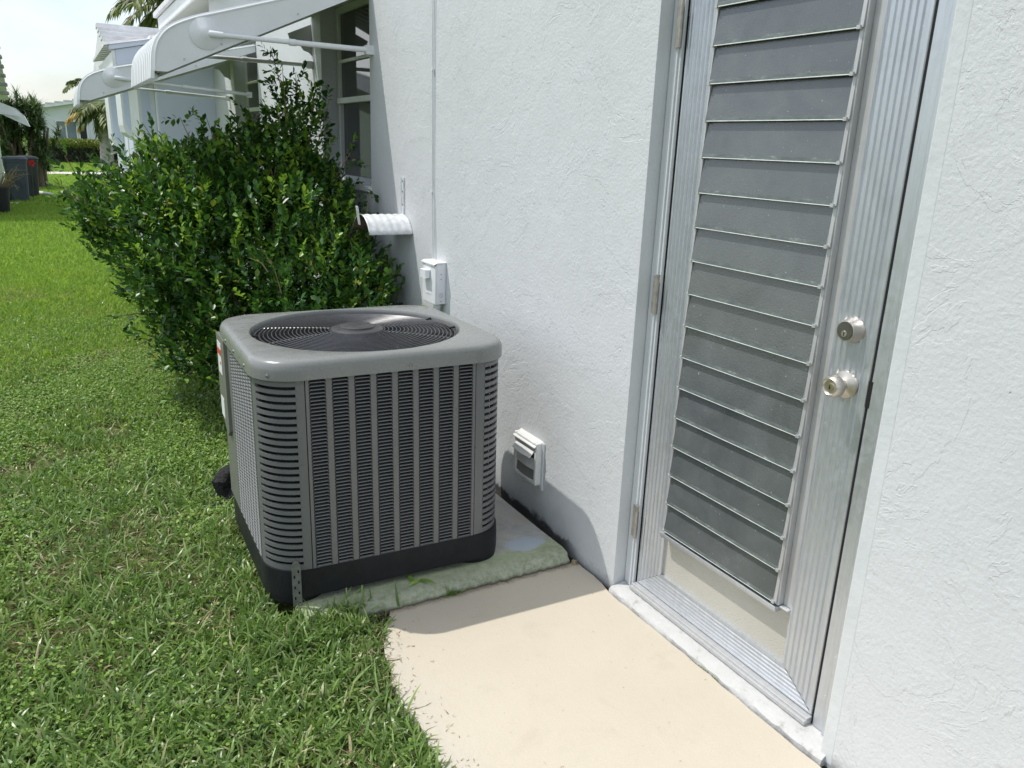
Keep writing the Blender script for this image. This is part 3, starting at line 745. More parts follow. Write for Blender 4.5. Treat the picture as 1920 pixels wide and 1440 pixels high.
# grille panels
def panel_frame(Lp):
    H = ZT-ZB; ncol = 8; edge = .010; strip = .0185
    cw = (Lp-2*edge-(ncol-1)*strip)/ncol
    return H, ncol, edge, strip, cw
def louver_column(cw, H, n, lip=.36, y1_=.006, zi=.40):
    m = MB(); p = H/n
    for i in range(n):
        z = i*p
        # pressed louver: sloping blade, proud lip at the bottom, rounded ends
        y0_ = -.0030; e = cw*.07
        m.add([(0, .0, z+p*.03), (cw, .0, z+p*.03), (cw-e, y0_, z+p*.14), (e, y0_, z+p*.14),
               (cw-e*.9, y0_+.0006, z+p*lip), (e*.9, y0_+.0006, z+p*lip), (cw-e*.2, y1_, z+p*zi), (e*.2, y1_, z+p*zi)],
              [(0, 1, 2, 3), (3, 2, 4, 5), (5, 4, 6, 7)])
        m.add([(0, 0, z), (0, 0, z+p), (e*1.4, 0, z+p*.995), (e*.3, 0, z+p*.72), (e*.3, 0, z+p*.40)], [(0, 1, 2, 3, 4)])
        m.add([(cw, 0, z), (cw, 0, z+p), (cw-e*1.4, 0, z+p*.995), (cw-e*.3, 0, z+p*.72), (cw-e*.3, 0, z+p*.40)], [(4, 3, 2, 1, 0)])
    return m
def panel(Lp, loc, rot, n=54, name='side_grille', **kw):
    p = bpy.data.objects.new(name, None); 
    H, ncol, edge, strip_, cw = panel_frame(Lp)
    m = MB(); x = -Lp/2
    m.box(x, x+edge, -.0012, .008, 0, H); x += edge; cols = []
    for i in range(ncol):
        cols.append(x); x += cw
        if i < ncol-1: m.box(x, x+strip_, -.0012, .006, 0, H); x += strip_
    m.box(x, x+edge, -.0012, .008, 0, H); m.box(-Lp/2+edge, Lp/2-edge, -.001, .005, -.004, .004); m.box(-Lp/2+edge, Lp/2-edge, -.001, .005, H-.006, H)
    o = m.build(name, 'ac', ac, loc=loc, rot=(0, 0, rot))
    me = louver_column(cw, H-.012, n, **kw).mesh('louver_column', 'ac')
    for c in cols: link('louver_column', me, o, (c, 0, .005))
    return o
LF = Wd-2*CR-.006; LS = Dp-2*CR-.006
panel(LF, (0, -hd, ZB), 0)
panel(LF, (0, hd, ZB), PI)
panel(LS, (hw, 0, ZB), PI/2)
# left side: grille on the near part, plain service panel behind
LSa = LS-.12
panel(LSa, (-hw, -(LS-LSa)/2, ZB), -PI/2, lip=.20, y1_=.012, zi=.86)
# corner posts: end strips plus curved slats
def corner(cx, cy, a0, name='corner_post'):
    m = MB(); N = 14; Lx = CR-.012
    def arc(r, off=0): return [(cx+(CR+off)*math.cos(R(a0+90*k/N)), cy+(CR+off)*math.sin(R(a0+90*k/N))) for k in range(N+1)]
    def curved(mb, k0, k1, z0, z1, o0=0.0, o1=-.006):
        pts0 = []; pts1 = []
        kk = np.linspace(k0, k1, max(2, int(abs(k1-k0)*12)+1))
        for k in kk:
            a = R(a0+90*k); pts0.append((cx+(CR+o0)*math.cos(a), cy+(CR+o0)*math.sin(a))); pts1.append((cx+(CR+o1)*math.cos(a), cy+(CR+o1)*math.sin(a)))
        n = len(kk); vs = [(x, y, z) for z in (z0, z1) for P in (pts0, pts1) for x, y in P]
        fs = []
        for i in range(n-1):
            fs += [(i, i+1, 2*n+i+1, 2*n+i), (n+i, 3*n+i, 3*n+i+1, n+i+1), (i, n+i, n+i+1, i+1), (2*n+i, 2*n+i+1, 3*n+i+1, 3*n+i)]
        fs += [(0, 2*n, 3*n, n), (n-1, 2*n-1, 4*n-1, 3*n-1)]
        mb.add(vs, fs)
    curved(m, 0, .17, ZB-.004, ZT, 0, -.01); curved(m, .87, 1.0, ZB-.004, ZT, 0, -.01)
    curved(m, .17, .87, ZB-.004, ZB+.022, 0, -.006); curved(m, .17, .87, ZT-.012, ZT, 0, -.006)
    o = m.build(name, 'ac', ac, smooth=True)
    mb = MB(); ns = 26; p = (ZT-.012-ZB-.022)/ns
    curved(mb, .165, .875, 0, p*.55, .0015, -.006); me = mb.mesh('slat', 'ac', True)
    for i in range(ns): link('slat', me, o, (0, 0, ZB+.022+(i+.45)*p))
    return o
corner(-hw+CR, -hd+CR, 180); corner(hw-CR, -hd+CR, 270); corner(hw-CR, hd-CR, 0); corner(-hw+CR, hd-CR, 90)
# service panel and control cover with stickers at the rear of the left side
m = MB(); m.box(-hw-.002, -hw+.01, LS/2-.118, hd-CR+.10, ZB, ZT); m.build('service_panel', 'ac_tan', ac, bevel=.003)
m = MB(); m.prism([(.215, ZT), (hd-.02, ZT), (hd-.02, .48), (.255, .40), (.215, .43)], lambda a, b, t: (t, a, b), -hw-.014, -hw-.002); cc = m.build('control_cover', 'ac_tan', ac, bevel=.003)
m = MB(); m.box(-hw-.0155, -hw-.0142, .285, .37, .64, .765); m.box(-hw-.0155, -hw-.0142, .295, .37, .46, .54); m.box(-hw-.0165, -hw-.0156, .285, .37, .715, .74, 1); m.box(-hw-.0165, -hw-.0156, .295, .32, .68, .69, 1)
m.build('sticker', ['label_white', 'label_red'], cc)
# cap
cap = MB(); NA = 128
def polar(hw_, hd_, r):
    P = rrect(hw_, hd_, r, 24); A = np.array([math.atan2(y, x) for x, y in P]); o_ = np.argsort(A); A = A[o_]; P = np.array(P)[o_]
    A3 = np.concatenate([A-2*PI, A, A+2*PI]); X3 = np.tile(P[:, 0], 3); Y3 = np.tile(P[:, 1], 3)
    return [(float(np.interp(t_, A3, X3)), float(np.interp(t_, A3, Y3))) for t_ in np.arange(NA)*2*PI/NA-PI]
def circ(r): return [(r*math.cos(t_), r*math.sin(t_)) for t_ in np.arange(NA)*2*PI/NA-PI]
OH = .012; HZ = .853; R0 = .383
rings = [(polar(hw+OH-.004, hd+OH-.004, CR+.006), ZT-.004), (polar(hw+OH, hd+OH, CR+.008), ZT-.004), (polar(hw+OH, hd+OH, CR+.008), ZT+.026),
         (polar(hw+OH-.002, hd+OH-.002, CR+.006), ZT+.039), (polar(hw+OH-.007, hd+OH-.007, CR+.002), ZT+.050), (polar(hw+OH-.015, hd+OH-.015, CR-.006), ZT+.0565), (polar(hw+OH-.025, hd+OH-.025, CR-.016), HZ-.0025), (polar(hw+OH-.034, hd+OH-.034, CR-.025), HZ)]
for r, z in ((R0+.0085, HZ), (R0+.004, HZ-.001), (R0+.001, HZ-.005), (R0, HZ-.012), (R0, HZ-.034)): rings.append((circ(r), z))
loft(cap, rings)
cap.build('top_cover', 'ac_top', ac, smooth=True)
m = MB(); vs = []
n = 64
m.lathe([(R0, HZ-.034), (R0-.012, HZ-.05), (R0-.016, .62)], n, None, 0, False); m.build('fan_shroud', 'hub', ac, smooth=True)
gd = MB(); gd.lathe([(.012, 0), (.010, .006), (0, .007)], 10)
scr = MB(); scr.lathe([(.0065, 0), (.006, .002), (.003, .0035), (0, .0036)], 10); sme = scr.mesh('screw', 'screw', True)
topc_ = ac.children[-2]
for x, y, rx_, rz_ in ((.052, -hd-OH-.0002, 90, 0),):
    link('screw', sme, ac, (x, y, ZT+.012), (R(rx_), 0, 0))
for y in (-.23, -.02, .16): link('screw', sme, ac, (-hw-OH, y, ZT+.012), (0, R(-90), 0))
link('screw', sme, ac, (-hw+.031, -hd+.031-.002, ZT+.012), (R(90), 0, R(-45)))
# fan guard: concentric wires on spokes, slightly domed
grd = MB(); grd.tube([(.374*math.cos(2*PI*k/64), .374*math.sin(2*PI*k/64), HZ-.024) for k in range(65)], .0035, 6, caps=False)
guard = grd.build('fan_guard', 'guard', ac, smooth=True)
def dome(r): return HZ-.020+.016*(1-(r/.376)**2)
for i in range(19):
    r = .104+i*.0147; m = MB()
    m.tube([(r*math.cos(2*PI*k/56), r*math.sin(2*PI*k/56), dome(r)) for k in range(57)], .0021, 6, caps=False); m.build('guard_ring', 'guard', guard, smooth=True)
for i in range(8):
    a = R(i*45+11); m = MB(); P = []
    for k in range(34):
        r = .09+.285*k/33; w_ = .0022*math.sin(k*2.6); P.append((r*math.cos(a)-w_*math.sin(a), r*math.sin(a)+w_*math.cos(a), dome(r)-.0035))
    m.tube(P, .0026, 5); m.build('guard_spoke', 'screw', guard, smooth=True)
for a in (-8, 22, 172, 202):
    m = MB(); a_ = R(a); m.tube([(.358*math.cos(a_), .358*math.sin(a_), HZ-.018), (.382*math.cos(a_), .382*math.sin(a_), HZ-.014)], .0045, 6); m.build('guard_tab', 'base', guard)
m = MB(); m.lathe([(.100, HZ-.012), (.098, HZ-.003), (.090, HZ+.001), (.066, HZ+.002), (.064, HZ+.008), (.060, HZ+.010), (0, HZ+.011)], 44); m.build('motor_cap', 'hub', ac, smooth=True)
m = MB(); m.lathe([(.075, .66), (.085, .68), (.085, HZ-.05), (.05, HZ-.03)], 28); m.build('motor', 'guard', ac, smooth=True)
for i in range(3):
    m = MB(); vs = []
    for k in range(9):
        r = .075+.27*k/8; half = R(26+6*math.sin(k/8*PI))
        for j in range(7):
            u = j/6*2-1; a = R(i*120+20)+half*u+.25*k/8
            vs.append((r*math.cos(a), r*math.sin(a), .705+u*.035+.006*math.cos(u*2)))
    m.add(vs, [(k*7+j, k*7+j+1, (k+1)*7+j+1, (k+1)*7+j) for k in range(8) for j in range(6)]); m.build('fan_blade', 'blade', ac, smooth=True)
# perforated hold-down strap at the near left corner
m = MB(); sw = .030
def srow(z0, z1, holes):
    xs = [0]+[v for h in holes for v in h]+[sw]
    for i in range(0, len(xs), 2): m.box(xs[i], xs[i+1], 0, .0022, z0, z1)
z = 0.0; i = 0
while z < .137:
    srow(z, z+.004, []); A = i % 2
    srow(z+.004, z+.0165, [(.006, .0115)] if A else [(.019, .0245)]); srow(z+.0165, z+.0205, [(.006, .0115), (.019, .0245)] if False else []); z += .0135 if False else .0125+.0075; i += 1
m.prism([(0, z), (sw, z), (sw, z+.012), (sw*.85, z+.022), (sw*.5, z+.027), (sw*.15, z+.022), (0, z+.012)], lambda a, b, t: (a, t, b), 0, .0022)
m.build('hold_down_strap', 'galv', ac, loc=(-.3745, -.4285, 0.0), rot=(0, 0, R(-14)))

# insulated pipe beside the unit
ln = thing('insulated_pipe', 'black foam wrapped pipe elbow lying in grass behind the air conditioner', 'pipe', (-1.19, 3.46, -.02))
m = MB(); m.tube([(.09, -.02, -.02), (.075, -.015, .03), (.055, -.005, .065), (.05, .0, .095), (.065, .01, .118), (.10, .02, .122), (.15, .01, .118), (.24, -.05, .11)], [.028, .036, .032, .040, .036, .040, .033, .033], 14)
m.tube([(.07, -.045, .015), (.10, -.05, .045), (.14, -.05, .055), (.2, -.03, .04)], [.022, .030, .026, .024], 12); rj = random.Random(8); m.v = [(x+rj.uniform(-.005, .005), y+rj.uniform(-.005, .005), z+rj.uniform(-.005, .005)) for x, y, z in m.v]; m.build('foam_sleeve', 'foam', ln, smooth=True)
m = MB(); m.tube([(.085, -.050, .070), (.11, -.058, .078), (.14, -.055, .074)], [.013, .018, .014], 9); m.build('torn_tape', 'foil', ln)

# ---------------------------------------------------------------- things on the wall
eb = thing('disconnect_box', 'white painted electrical disconnect box with pull handle on the wall behind the air conditioner', 'electrical box', (0, 3.635, .90))
m = MB(); m.box(-.052, -.001, -.078, .078, -.105, .098); bx = m.build('enclosure', 'box', eb, bevel=.002)
m = MB(); m.box(-.060, -.0525, -.079, .079, -.105, .086); m.build('cover', 'box', eb, bevel=.002)
m = MB(); m.prism([(-.022, -.0605), (.052, -.0605), (.052, -.088), (-.022, -.088)], lambda a, b, t: (b, a, t), .020, .060); m.build('pull_handle', 'box', eb, bevel=.009, seg=3)
m = MB(); m.add([(-.052, -.082, .101), (-.0, -.082, .101), (-.0, .082, .101), (-.052, .082, .101), (-.066, .082, .094), (-.066, -.082, .094), (-.066, -.082, .088), (-.066, .082, .088)], [(0, 1, 2, 3), (0, 3, 4, 5), (5, 4, 7, 6)]); m.build('rain_hood', 'box', eb)
m = MB(); m.tube([(-.028, -.0782, -.06), (-.028, -.0792, -.06)], .013, 20); m.build('knockout', 'wall_smooth', eb)
for zz_ in (.045, -.09, .02):
    m = MB(); m.tube([(-.028, -.0782, zz_), (-.028, -.0795, zz_)], .0026, 8); m.build('screw', 'screw', eb)
m = MB()
for i in range(5): m.box(-.0612, -.0601, .025-i*.014, .034-i*.014, -.066+.001*i, -.056+.0006*i)
stuff(m.build('embossed_mark', 'box', eb))
m = MB(); m.tube([(-.030, -.040, -.10), (-.030, -.040, -.90)], .0125, 14); m.tube([(-.030, -.040, -.106), (-.030, -.040, -.130)], .018, 14); m.build('conduit', 'reveal', eb, smooth=True)

cb = thing('wall_cable', 'thin painted twin cable running up the stucco above the white electrical box', 'cable', (0, 3.71, 0))
m = MB(); m.tube([(-.006, .0, 1.0), (-.006, .012, 1.3), (-.006, .014, 1.6), (-.007, .02, 2.0), (-.007, .015, 2.6), (-.007, .016, 2.93)], .0022, 6); m.build('cable', 'wall_smooth', cb, smooth=True)
m = MB(); m.tube([(-.006, -.03, 1.0), (-.006, -.018, 1.18), (-.006, -.002, 1.35), (-.006, .0, 1.6), (-.007, .004, 2.0), (-.007, .0, 2.6), (-.007, .0, 2.93)], .0026, 6); m.build('cable', 'wall_smooth', cb, smooth=True)
m = MB(); m.box(-.012, 0, .008, .024, 1.33, 1.338); m.box(-.012, 0, .008, .026, 1.9, 1.908); m.build('cable_clip', 'trim', cb)

hh = thing('hose_hanger', 'curved white ribbed metal hose hanger on the wall right of the bush', 'hose hanger', (0, 4.12, 1.14))
m = MB(); n = 14; k = 26; vs = []
for i in range(k+1):
    u = i/k; x = -.245+.243*u; rib = .0022*math.cos(u*6*2*PI)
    for j in range(n+1):
        a = R(24+132*j/n); rr_ = .158+rib
        vs.append((x, -rr_*math.cos(a)*.95, -.108+rr_*1.0*math.sin(a)))
m.add(vs, [(i*(n+1)+j, i*(n+1)+j+1, (i+1)*(n+1)+j+1, (i+1)*(n+1)+j) for i in range(k) for j in range(n)])
ho = m.build('cradle', ['hang', 'rust'], hh, smooth=True)
sd = ho.modifiers.new('thick', 'SOLIDIFY'); sd.thickness = .0035; sd.material_offset = 1; sd.offset = -1
m = MB(); m.box(-.005, -.001, -.018, .020, .05, .245); m.box(-.009, -.005, -.018, -.015, .05, .245); m.box(-.009, -.005, .017, .020, .05, .245); m.build('back_plate', 'hang', hh)
m = MB(); m.box(-.252, -.247, -.016, .018, .03, .13, m=Matrix.Translation((0, 0, 0)) @ Matrix.Rotation(R(-8), 4, 'Y')); m.build('front_stop', 'hang', hh, bevel=.002)
m = MB(); 
for z in (.10, .17, .225): m.tube([(-.0055, 0, z), (-.008, 0, z)], .0045, 8)
m.build('rivet', 'screw', hh)

vn = thing('dryer_vent', 'small white louvered wall vent low on the stucco between air conditioner and door', 'vent', (0, 2.672, .295))
m = MB()
def slabv(x0, x1, y0, y1, z0, z1): m.box(x0, x1, y0, y1, z0, z1)
slabv(-.034, 0, -.094, -.076, -.09, .098); slabv(-.034, 0, .076, .094, -.09, .098); slabv(-.034, 0, -.076, .076, .082, .098); slabv(-.034, 0, -.076, .076, -.09, -.072)
m.build('vent_frame', 'vent', vn, bevel=.006, seg=3)
m = MB(); m.add([(-.043, -.09, .083), (-.043, .09, .083), (-.0, .094, .103), (-.0, -.094, .103), (-.043, -.09, .077), (-.043, .09, .077), (0, .094, .097), (0, -.094, .097)], [(0, 1, 2, 3), (7, 6, 5, 4), (0, 4, 5, 1), (0, 3, 7, 4), (1, 5, 6, 2)]); m.build('hood', 'vent', vn, bevel=.003)
for i, (zz, tilt) in enumerate(((.068, 42), (.020, 8), (-.028, 4))):
    m = MB(); L_ = .045
    vs = []
    for k in range(7):
        y = -.073+.146*k/6; bow = .006*math.cos((k/6-.5)*PI)
        vs += [(0, y, 0), (-math.sin(R(tilt))*L_-bow, y, -math.cos(R(tilt))*L_)]
    m.add(vs, [(2*k, 2*k+2, 2*k+3, 2*k+1) for k in range(6)])
    o = m.build('vent_flap', 'vent' if i < 2 else 'vent_in', vn, loc=(-.024, 0, zz)); s_ = o.modifiers.new('t', 'SOLIDIFY'); s_.thickness = .003
m = MB(); m.box(-.004, -.001, -.075, .075, -.07, .08); m.build('vent_duct', 'vent_in', vn)
m = MB(); m.box(-.008, -.0, -.108, -.094, -.112, .10); m.box(-.008, 0, -.094, .094, -.104, -.091); m.build('caulk_edge', 'wall_smooth', vn, bevel=.003)

# ---------------------------------------------------------------- vegetation
def leaf_template():
    # elongated leaf along +y, folded slightly; 6 verts 4 tris -> as quads (2 quads + ...)
    return np.array([(0, 0, 0), (.32, .30, .07), (.40, .62, .08), (0, 1.0, -.05), (-.40, .62, .08), (-.32, .30, .07), (0, .5, 0)], float), [(0, 1, 6), (1, 2, 6), (2, 3, 6), (3, 4, 6), (4, 5, 6), (5, 0, 6)]
LT, LTF = leaf_template()
def frames(d, roll):
    d = d/np.linalg.norm(d, axis=1, keepdims=True)
    ref = np.tile(np.array([0, 0, 1.0]), (len(d), 1)); par = np.abs(d[:, 2]) > .97; ref[par] = (1, 0, 0)
    s = np.cross(d, ref); s /= np.linalg.norm(s, axis=1, keepdims=True); u = np.cross(s, d)
    c, sn = np.cos(roll)[:, None], np.sin(roll)[:, None]
    return s*c+u*sn, d, -s*sn+u*c
def leaves_mesh(name, pos, dirs, roll, length, width, mat, mi=None, tmpl=None):
    V, Fc = tmpl if tmpl else (LT, LTF)
    s, d, u = frames(dirs, roll); n = len(pos)
    P = pos[:, None, :]+(V[None, :, 0, None]*width[:, None, None])*s[:, None, :]+(V[None, :, 1, None]*length[:, None, None])*d[:, None, :]+(V[None, :, 2, None]*length[:, None, None])*u[:, None, :]
    fa = (np.array(Fc)[None]+(np.arange(n)*len(V))[:, None, None]).reshape(-1)
    m_ = None if mi is None else np.repeat(mi, len(Fc))
    return np_mesh(name, P.reshape(-1, 3), fa, 3, mat, m_)
def obj(name, me, parent=None):
    o = bpy.data.objects.new(name, me); COL.objects.link(o); o.parent = parent; return o

# big bush behind the unit
bush = thing('bush', 'large dense dark green bush with glossy leaves growing against the house wall', 'bush', (-.7, 4.9, 0))
BO = np.array([-.7, 4.9, 0])
blobs = [  # centre, radii, weight
    ((-.62, 4.95, .74), (.62, 1.05, .66), 10), ((-1.02, 5.2, .92), (.42, .85, .48), 6), ((-.42, 4.34, .64), (.36, .52, .47), 5), ((-.95, 5.1, 1.20), (.34, .60, .28), 3),
    ((-.55, 5.0, 1.32), (.34, .45, .26), 3), ((-.33, 4.95, 1.50), (.16, .26, .27), .55), ((-.32, 5.0, 1.08), (.27, .55, .33), 3), ((-1.36, 5.5, 1.08), (.20, .45, .22), 1.4), ((-.98, 4.75, .42), (.28, .45, .34), 2.0), ((-.16, 4.35, .45), (.17, .4, .4), 1.6)]
def rand_dir(n):
    v = rng.normal(size=(n, 3)); return v/np.linalg.norm(v, axis=1, keepdims=True)
W_ = np.array([b[2] for b in blobs]); W_ = W_/W_.sum(); NSP = 5600
sp_pos = []; sp_dir = []
for b, w in zip(blobs, W_):
    n = int(NSP*w); dv = rand_dir(n); rad = rng.uniform(.30, 1.03, n)**.55*(1+.15*np.sin(dv[:, 0]*9+dv[:, 2]*11)*np.sin(dv[:, 1]*8+1)+.12*np.sin(dv[:, 1]*13+dv[:, 2]*7))
    c = np.array(b[0]); r_ = np.array(b[1])
    P = c+dv*r_*rad[:, None]; nd = dv/r_; nd /= np.linalg.norm(nd, axis=1, keepdims=True)
    nd = nd*.65+np.array([0, 0, 1.0])+rng.normal(size=(n, 3))*.34
    sp_pos.append(P); sp_dir.append(nd)
sp_pos = np.concatenate(sp_pos); sp_dir = np.concatenate(sp_dir)
# long shoots sticking up and out
def shoots(base, tip, n):
    base = np.array(base); tip = np.array(tip); out = []; dd = []
    for i in range(n):
        u = (i+.5)/n; out.append(base+(tip-base)*u+rng.normal(size=3)*.015); dd.append((tip-base)*.6+rng.normal(size=3)*.25)
    return out, dd
stems = MB()
SH = [((-.42, 4.95, 1.5), (-.42, 4.95, 1.98), 9), ((-.30, 4.9, 1.5), (-.26, 4.9, 1.88), 9), ((-.36, 5.1, 1.5), (-.44, 5.1, 1.9), 8), ((-.9, 5.1, 1.4), (-.98, 5.1, 1.66), 6), ((-1.15, 5.2, 1.25), (-1.12, 5.2, 1.56), 6), ((-.62, 5.0, 1.4), (-.66, 5.0, 1.66), 5), ((-1.30, 5.3, 1.15), (-1.42, 5.2, 1.42), 5), ((-1.4, 5.4, 1.0), (-1.66, 5.2, 1.30), 5), ((-.18, 4.8, 1.2), (-.10, 4.75, 1.52), 6),
      ((-.36, 4.95, 1.45), (-.47, 5.0, 2.07), 11), ((-.34, 4.95, 1.45), (-.33, 5.0, 1.93), 9), ((-.28, 4.95, 1.4), (-.16, 4.9, 1.80), 9), ((-.40, 4.9, 1.4), (-.52, 5.1, 1.78), 6), ((-.30, 5.0, 1.4), (-.40, 5.05, 1.88), 8),
      ((-.55, 4.9, 1.45), (-.60, 5.1, 1.74), 5), ((-1.05, 5.1, 1.35), (-1.18, 5.1, 1.62), 5), ((-.80, 5.0, 1.4), (-.85, 5.0, 1.66), 4), ((-1.25, 5.2, 1.2), (-1.36, 5.1, 1.45), 4), ((-1.4, 5.4, 1.1), (-1.62, 5.2, 1.22), 4),
      ((-.7, 4.9, 1.4), (-.72, 4.9, 1.62), 4), ((-.22, 4.9, 1.25), (-.10, 4.7, 1.50), 5), ((-.14, 4.5, .9), (-.08, 4.42, 1.34), 5), ((-.2, 4.2, .6), (-.06, 3.92, .70), 3), ((-1.2, 5.3, .5), (-1.42, 5.1, .52), 4),
      ((-1.5, 5.6, 1.2), (-1.58, 5.6, 1.42), 3), ((-.5, 4.9, 1.4), (-.44, 4.95, 1.78), 5), ((-1.05, 4.9, 1.25), (-1.02, 4.7, 1.52), 4), ((-1.0, 4.6, .35), (-1.18, 4.4, .30), 4), ((-1.1, 4.9, .5), (-1.35, 4.75, .42), 4)]
sp2 = []; sd2 = []
for a, b, n in SH:
    o_, d_ = shoots(a, b, n); sp2 += o_; sd2 += d_
    A = Vector(a)-Vector(BO); B = Vector(b)-Vector(BO); stems.tube([A-(B-A)*.4, A.lerp(B, .5)+Vector((.01, 0, 0)), B], [.005, .0035, .0015], 5, 0)
allp = np.concatenate([sp_pos, np.array(sp2)]); alld = np.concatenate([sp_dir, np.array(sd2)])
keep = (allp[:, 2] > .06) & (allp[:, 0] < -.02)
# undercut at the lower left so that the crown leans out over the lawn
lean = -1.70+.0; lim = np.interp(allp[:, 2], [0, .15, .4, .8, 1.1, 1.5, 2.2], [-.95, -1.10, -1.30, -1.46, -1.60, -1.62, -1.6])+np.clip(5.3-allp[:, 1], -1, 1)*0.0
keep &= allp[:, 0] > lim+rng.normal(size=len(allp))*.03
keep &= ~((allp[:, 1] < 3.75) & (allp[:, 2] < .9))
keep &= ~((allp[:, 0] > -.34) & (allp[:, 1] < 4.36) & (allp[:, 2] > .98))
allp = allp[keep]; alld = alld[keep]
lp = []; ld = []; lr = []; ll = []; lw = []; lm = []
for P, D in zip(allp, alld):
    D = D/np.linalg.norm(D); nl = rng.integers(7, 12); Ls = rng.uniform(.08, .15); side = np.cross(D, rng.normal(size=3)); side /= np.linalg.norm(side)
    cl_ = math.sin(P[0]*13+P[2]*9)*math.sin(P[1]*11+P[2]*7+1)
    young = rng.random() < (.03+.50*max(0, min(1, (P[2]-.62)/.6))*max(0, .35+cl_))
    out = P[2] > 1.0
    for k in range(nl):
        u = (k+.5)/nl; sg = 1 if k % 2 else -1
        dd = D*(.55+.5*u)+side*sg*(.95-.55*u)+rng.normal(size=3)*.16
        lp.append(P+D*Ls*u); ld.append(dd); lr.append(rng.normal()*.5); L_ = rng.uniform(.026, .052)*(.85 if young else 1); ll.append(L_); lw.append(L_*rng.uniform(.62, .80)); lm.append(1 if young else 0)
lp = np.array(lp)-BO; ld = np.array(ld); lr = np.array(lr); ll = np.array(ll); lw = np.array(lw); lm = np.array(lm)
# nearest leaves as single parts, the others as one mass
camv = np.array(CAM)-BO; dist = np.linalg.norm(lp-camv, axis=1)
vis = dist-1.0*(ll/.05)+rng.random(len(lp))*.5
idx = np.argsort(vis)[:260]; msk = np.ones(len(lp), bool); msk[idx] = False
stuff(obj('foliage', leaves_mesh('foliage', lp[msk], ld[msk], lr[msk], ll[msk], lw[msk], ['bush_leaf', 'new_leaf'], lm[msk]), bush))
me_l = [leaves_mesh('leaf', np.zeros((1, 3)), np.array([[0, 1., 0]]), np.zeros(1), np.ones(1), np.array([.56]), [mn]) for mn in ('bush_leaf', 'new_leaf')]
s_, d_, u_ = frames(ld[idx], lr[idx])
for j, i in enumerate(idx):
    mat = Matrix(((s_[j][0], d_[j][0], u_[j][0]), (s_[j][1], d_[j][1], u_[j][1]), (s_[j][2], d_[j][2], u_[j][2])))
    link('leaf', me_l[lm[i]], bush, tuple(lp[i]), mat.to_euler(), (ll[i],)*3)
rb = random.Random(9)
for i in range(24):
    a = Vector((rb.uniform(-.12, .15), rb.uniform(-.2, .3), -.02)); b = Vector((rb.uniform(-.45, .4), rb.uniform(-.45, .6), rb.uniform(.6, 1.25)))
    mid = a.lerp(b, .5)+Vector((rb.uniform(-.06, .06), rb.uniform(-.06, .06), .06)); stems.tube([a, mid, b], [.010, .006, .0025], 6)
for a, b in (((-.02, -.95, .82), (-.10, -.95, 1.04)), ((-.08, -.95, .93), (-.16, -.93, 1.0)), ((.05, -.8, .5), (-.2, -.9, .62))):
    stems.tube([a, Vector(a).lerp(Vector(b), .5)+Vector((.012, 0, .01)), b], [.003, .0025, .0015], 5)
stuff(stems.build('branch', 'twig', bush, smooth=True))

# lawn -------------------------------------------------------
BT = np.array([(-.5, 0, 0), (.5, 0, 0), (-.52, .40, .10), (.52, .40, .10), (-.36, .75, .10), (.36, .75, .10), (0, 1.0, .0)], float)
BF = [(0, 1, 3), (0, 3, 2), (2, 3, 5), (2, 5, 4), (4, 5, 6)]
SF = [(0, 1, 3), (0, 3, 2), (2, 3, 6)]
def left_x(y): return np.interp(y, [0, 2, 3.5, 6, 11, 18, 29, 60], [-1.9, -1.93, -1.99, -2.1, -2.32, -2.65, -3.1, -4.4])
def allowed(x, y, pad=0.0):
    ex = np.interp(y, [-3, 1.9, 2.06, 2.16, 2.26, 2.275], [-.93, -.93, -.895, -.85, -.80, -.80])
    ok = x < 3
    ok &= ~((x > ex) & (y < 2.28))
    ok &= ~((x > -.93) & (y >= 2.26) & (y < 3.25))
    ok &= ~((x > -1.19) & (y > 2.335) & (y < 3.14))
    ok &= ~((x > -.02) & (y < 17))
    ok &= ~((x > -.62) & (y > 9.6) & (y < 17))
    ok &= ~((y > 34.2) & (y < 36.0))
    return ok
def vnoise(x, y, s, seed=0):
    r_ = np.random.default_rng(seed); G = r_.random((64, 64)); X = (x*s) % 63; Y = (y*s) % 63
    i, j = np.floor(X).astype(int), np.floor(Y).astype(int); a, b = X-i, Y-j; a = a*a*(3-2*a); b = b*b*(3-2*b)
    return G[i, j]*(1-a)*(1-b)+G[i+1, j]*a*(1-b)+G[i, j+1]*(1-a)*b+G[i+1, j+1]*a*b
def scatter(y0, y1, xr, dens, ml=.7):
    xa = left_x(y1)-ml; A = (xr-xa)*(y1-y0); n = int(A*dens); x = rng.uniform(xa, xr, n); y = rng.uniform(y0, y1, n)
    k = (x > left_x(y)-ml) & allowed(x, y); return x[k], y[k]
GP = []; 
def blades(x, y, lmin, lmax, w0, w1, flat, mat, zr=-.03, lift=.0, bare=True):
    n = len(x); th = rng.uniform(0, 2*PI, n); el = rng.normal(flat, .35, n); el = np.clip(el, .05, 1.45)
    d = np.stack([np.cos(th)*np.cos(el), np.sin(th)*np.cos(el), np.sin(el)], 1)
    z = zr+rng.random(n)*lift
    pos = np.stack([x, y, z], 1); return pos, d, rng.normal(0, .9, n), rng.uniform(lmin, lmax, n), rng.uniform(w0, w1, n)
def patchy(x, y, thr=.33, p=.75):
    q = vnoise(x+50, y+50, 1.9, 1)*.6+vnoise(x+50, y+50, 6, 2)*.4
    return ~((q < thr) & (rng.random(len(x)) < p))
parts = []
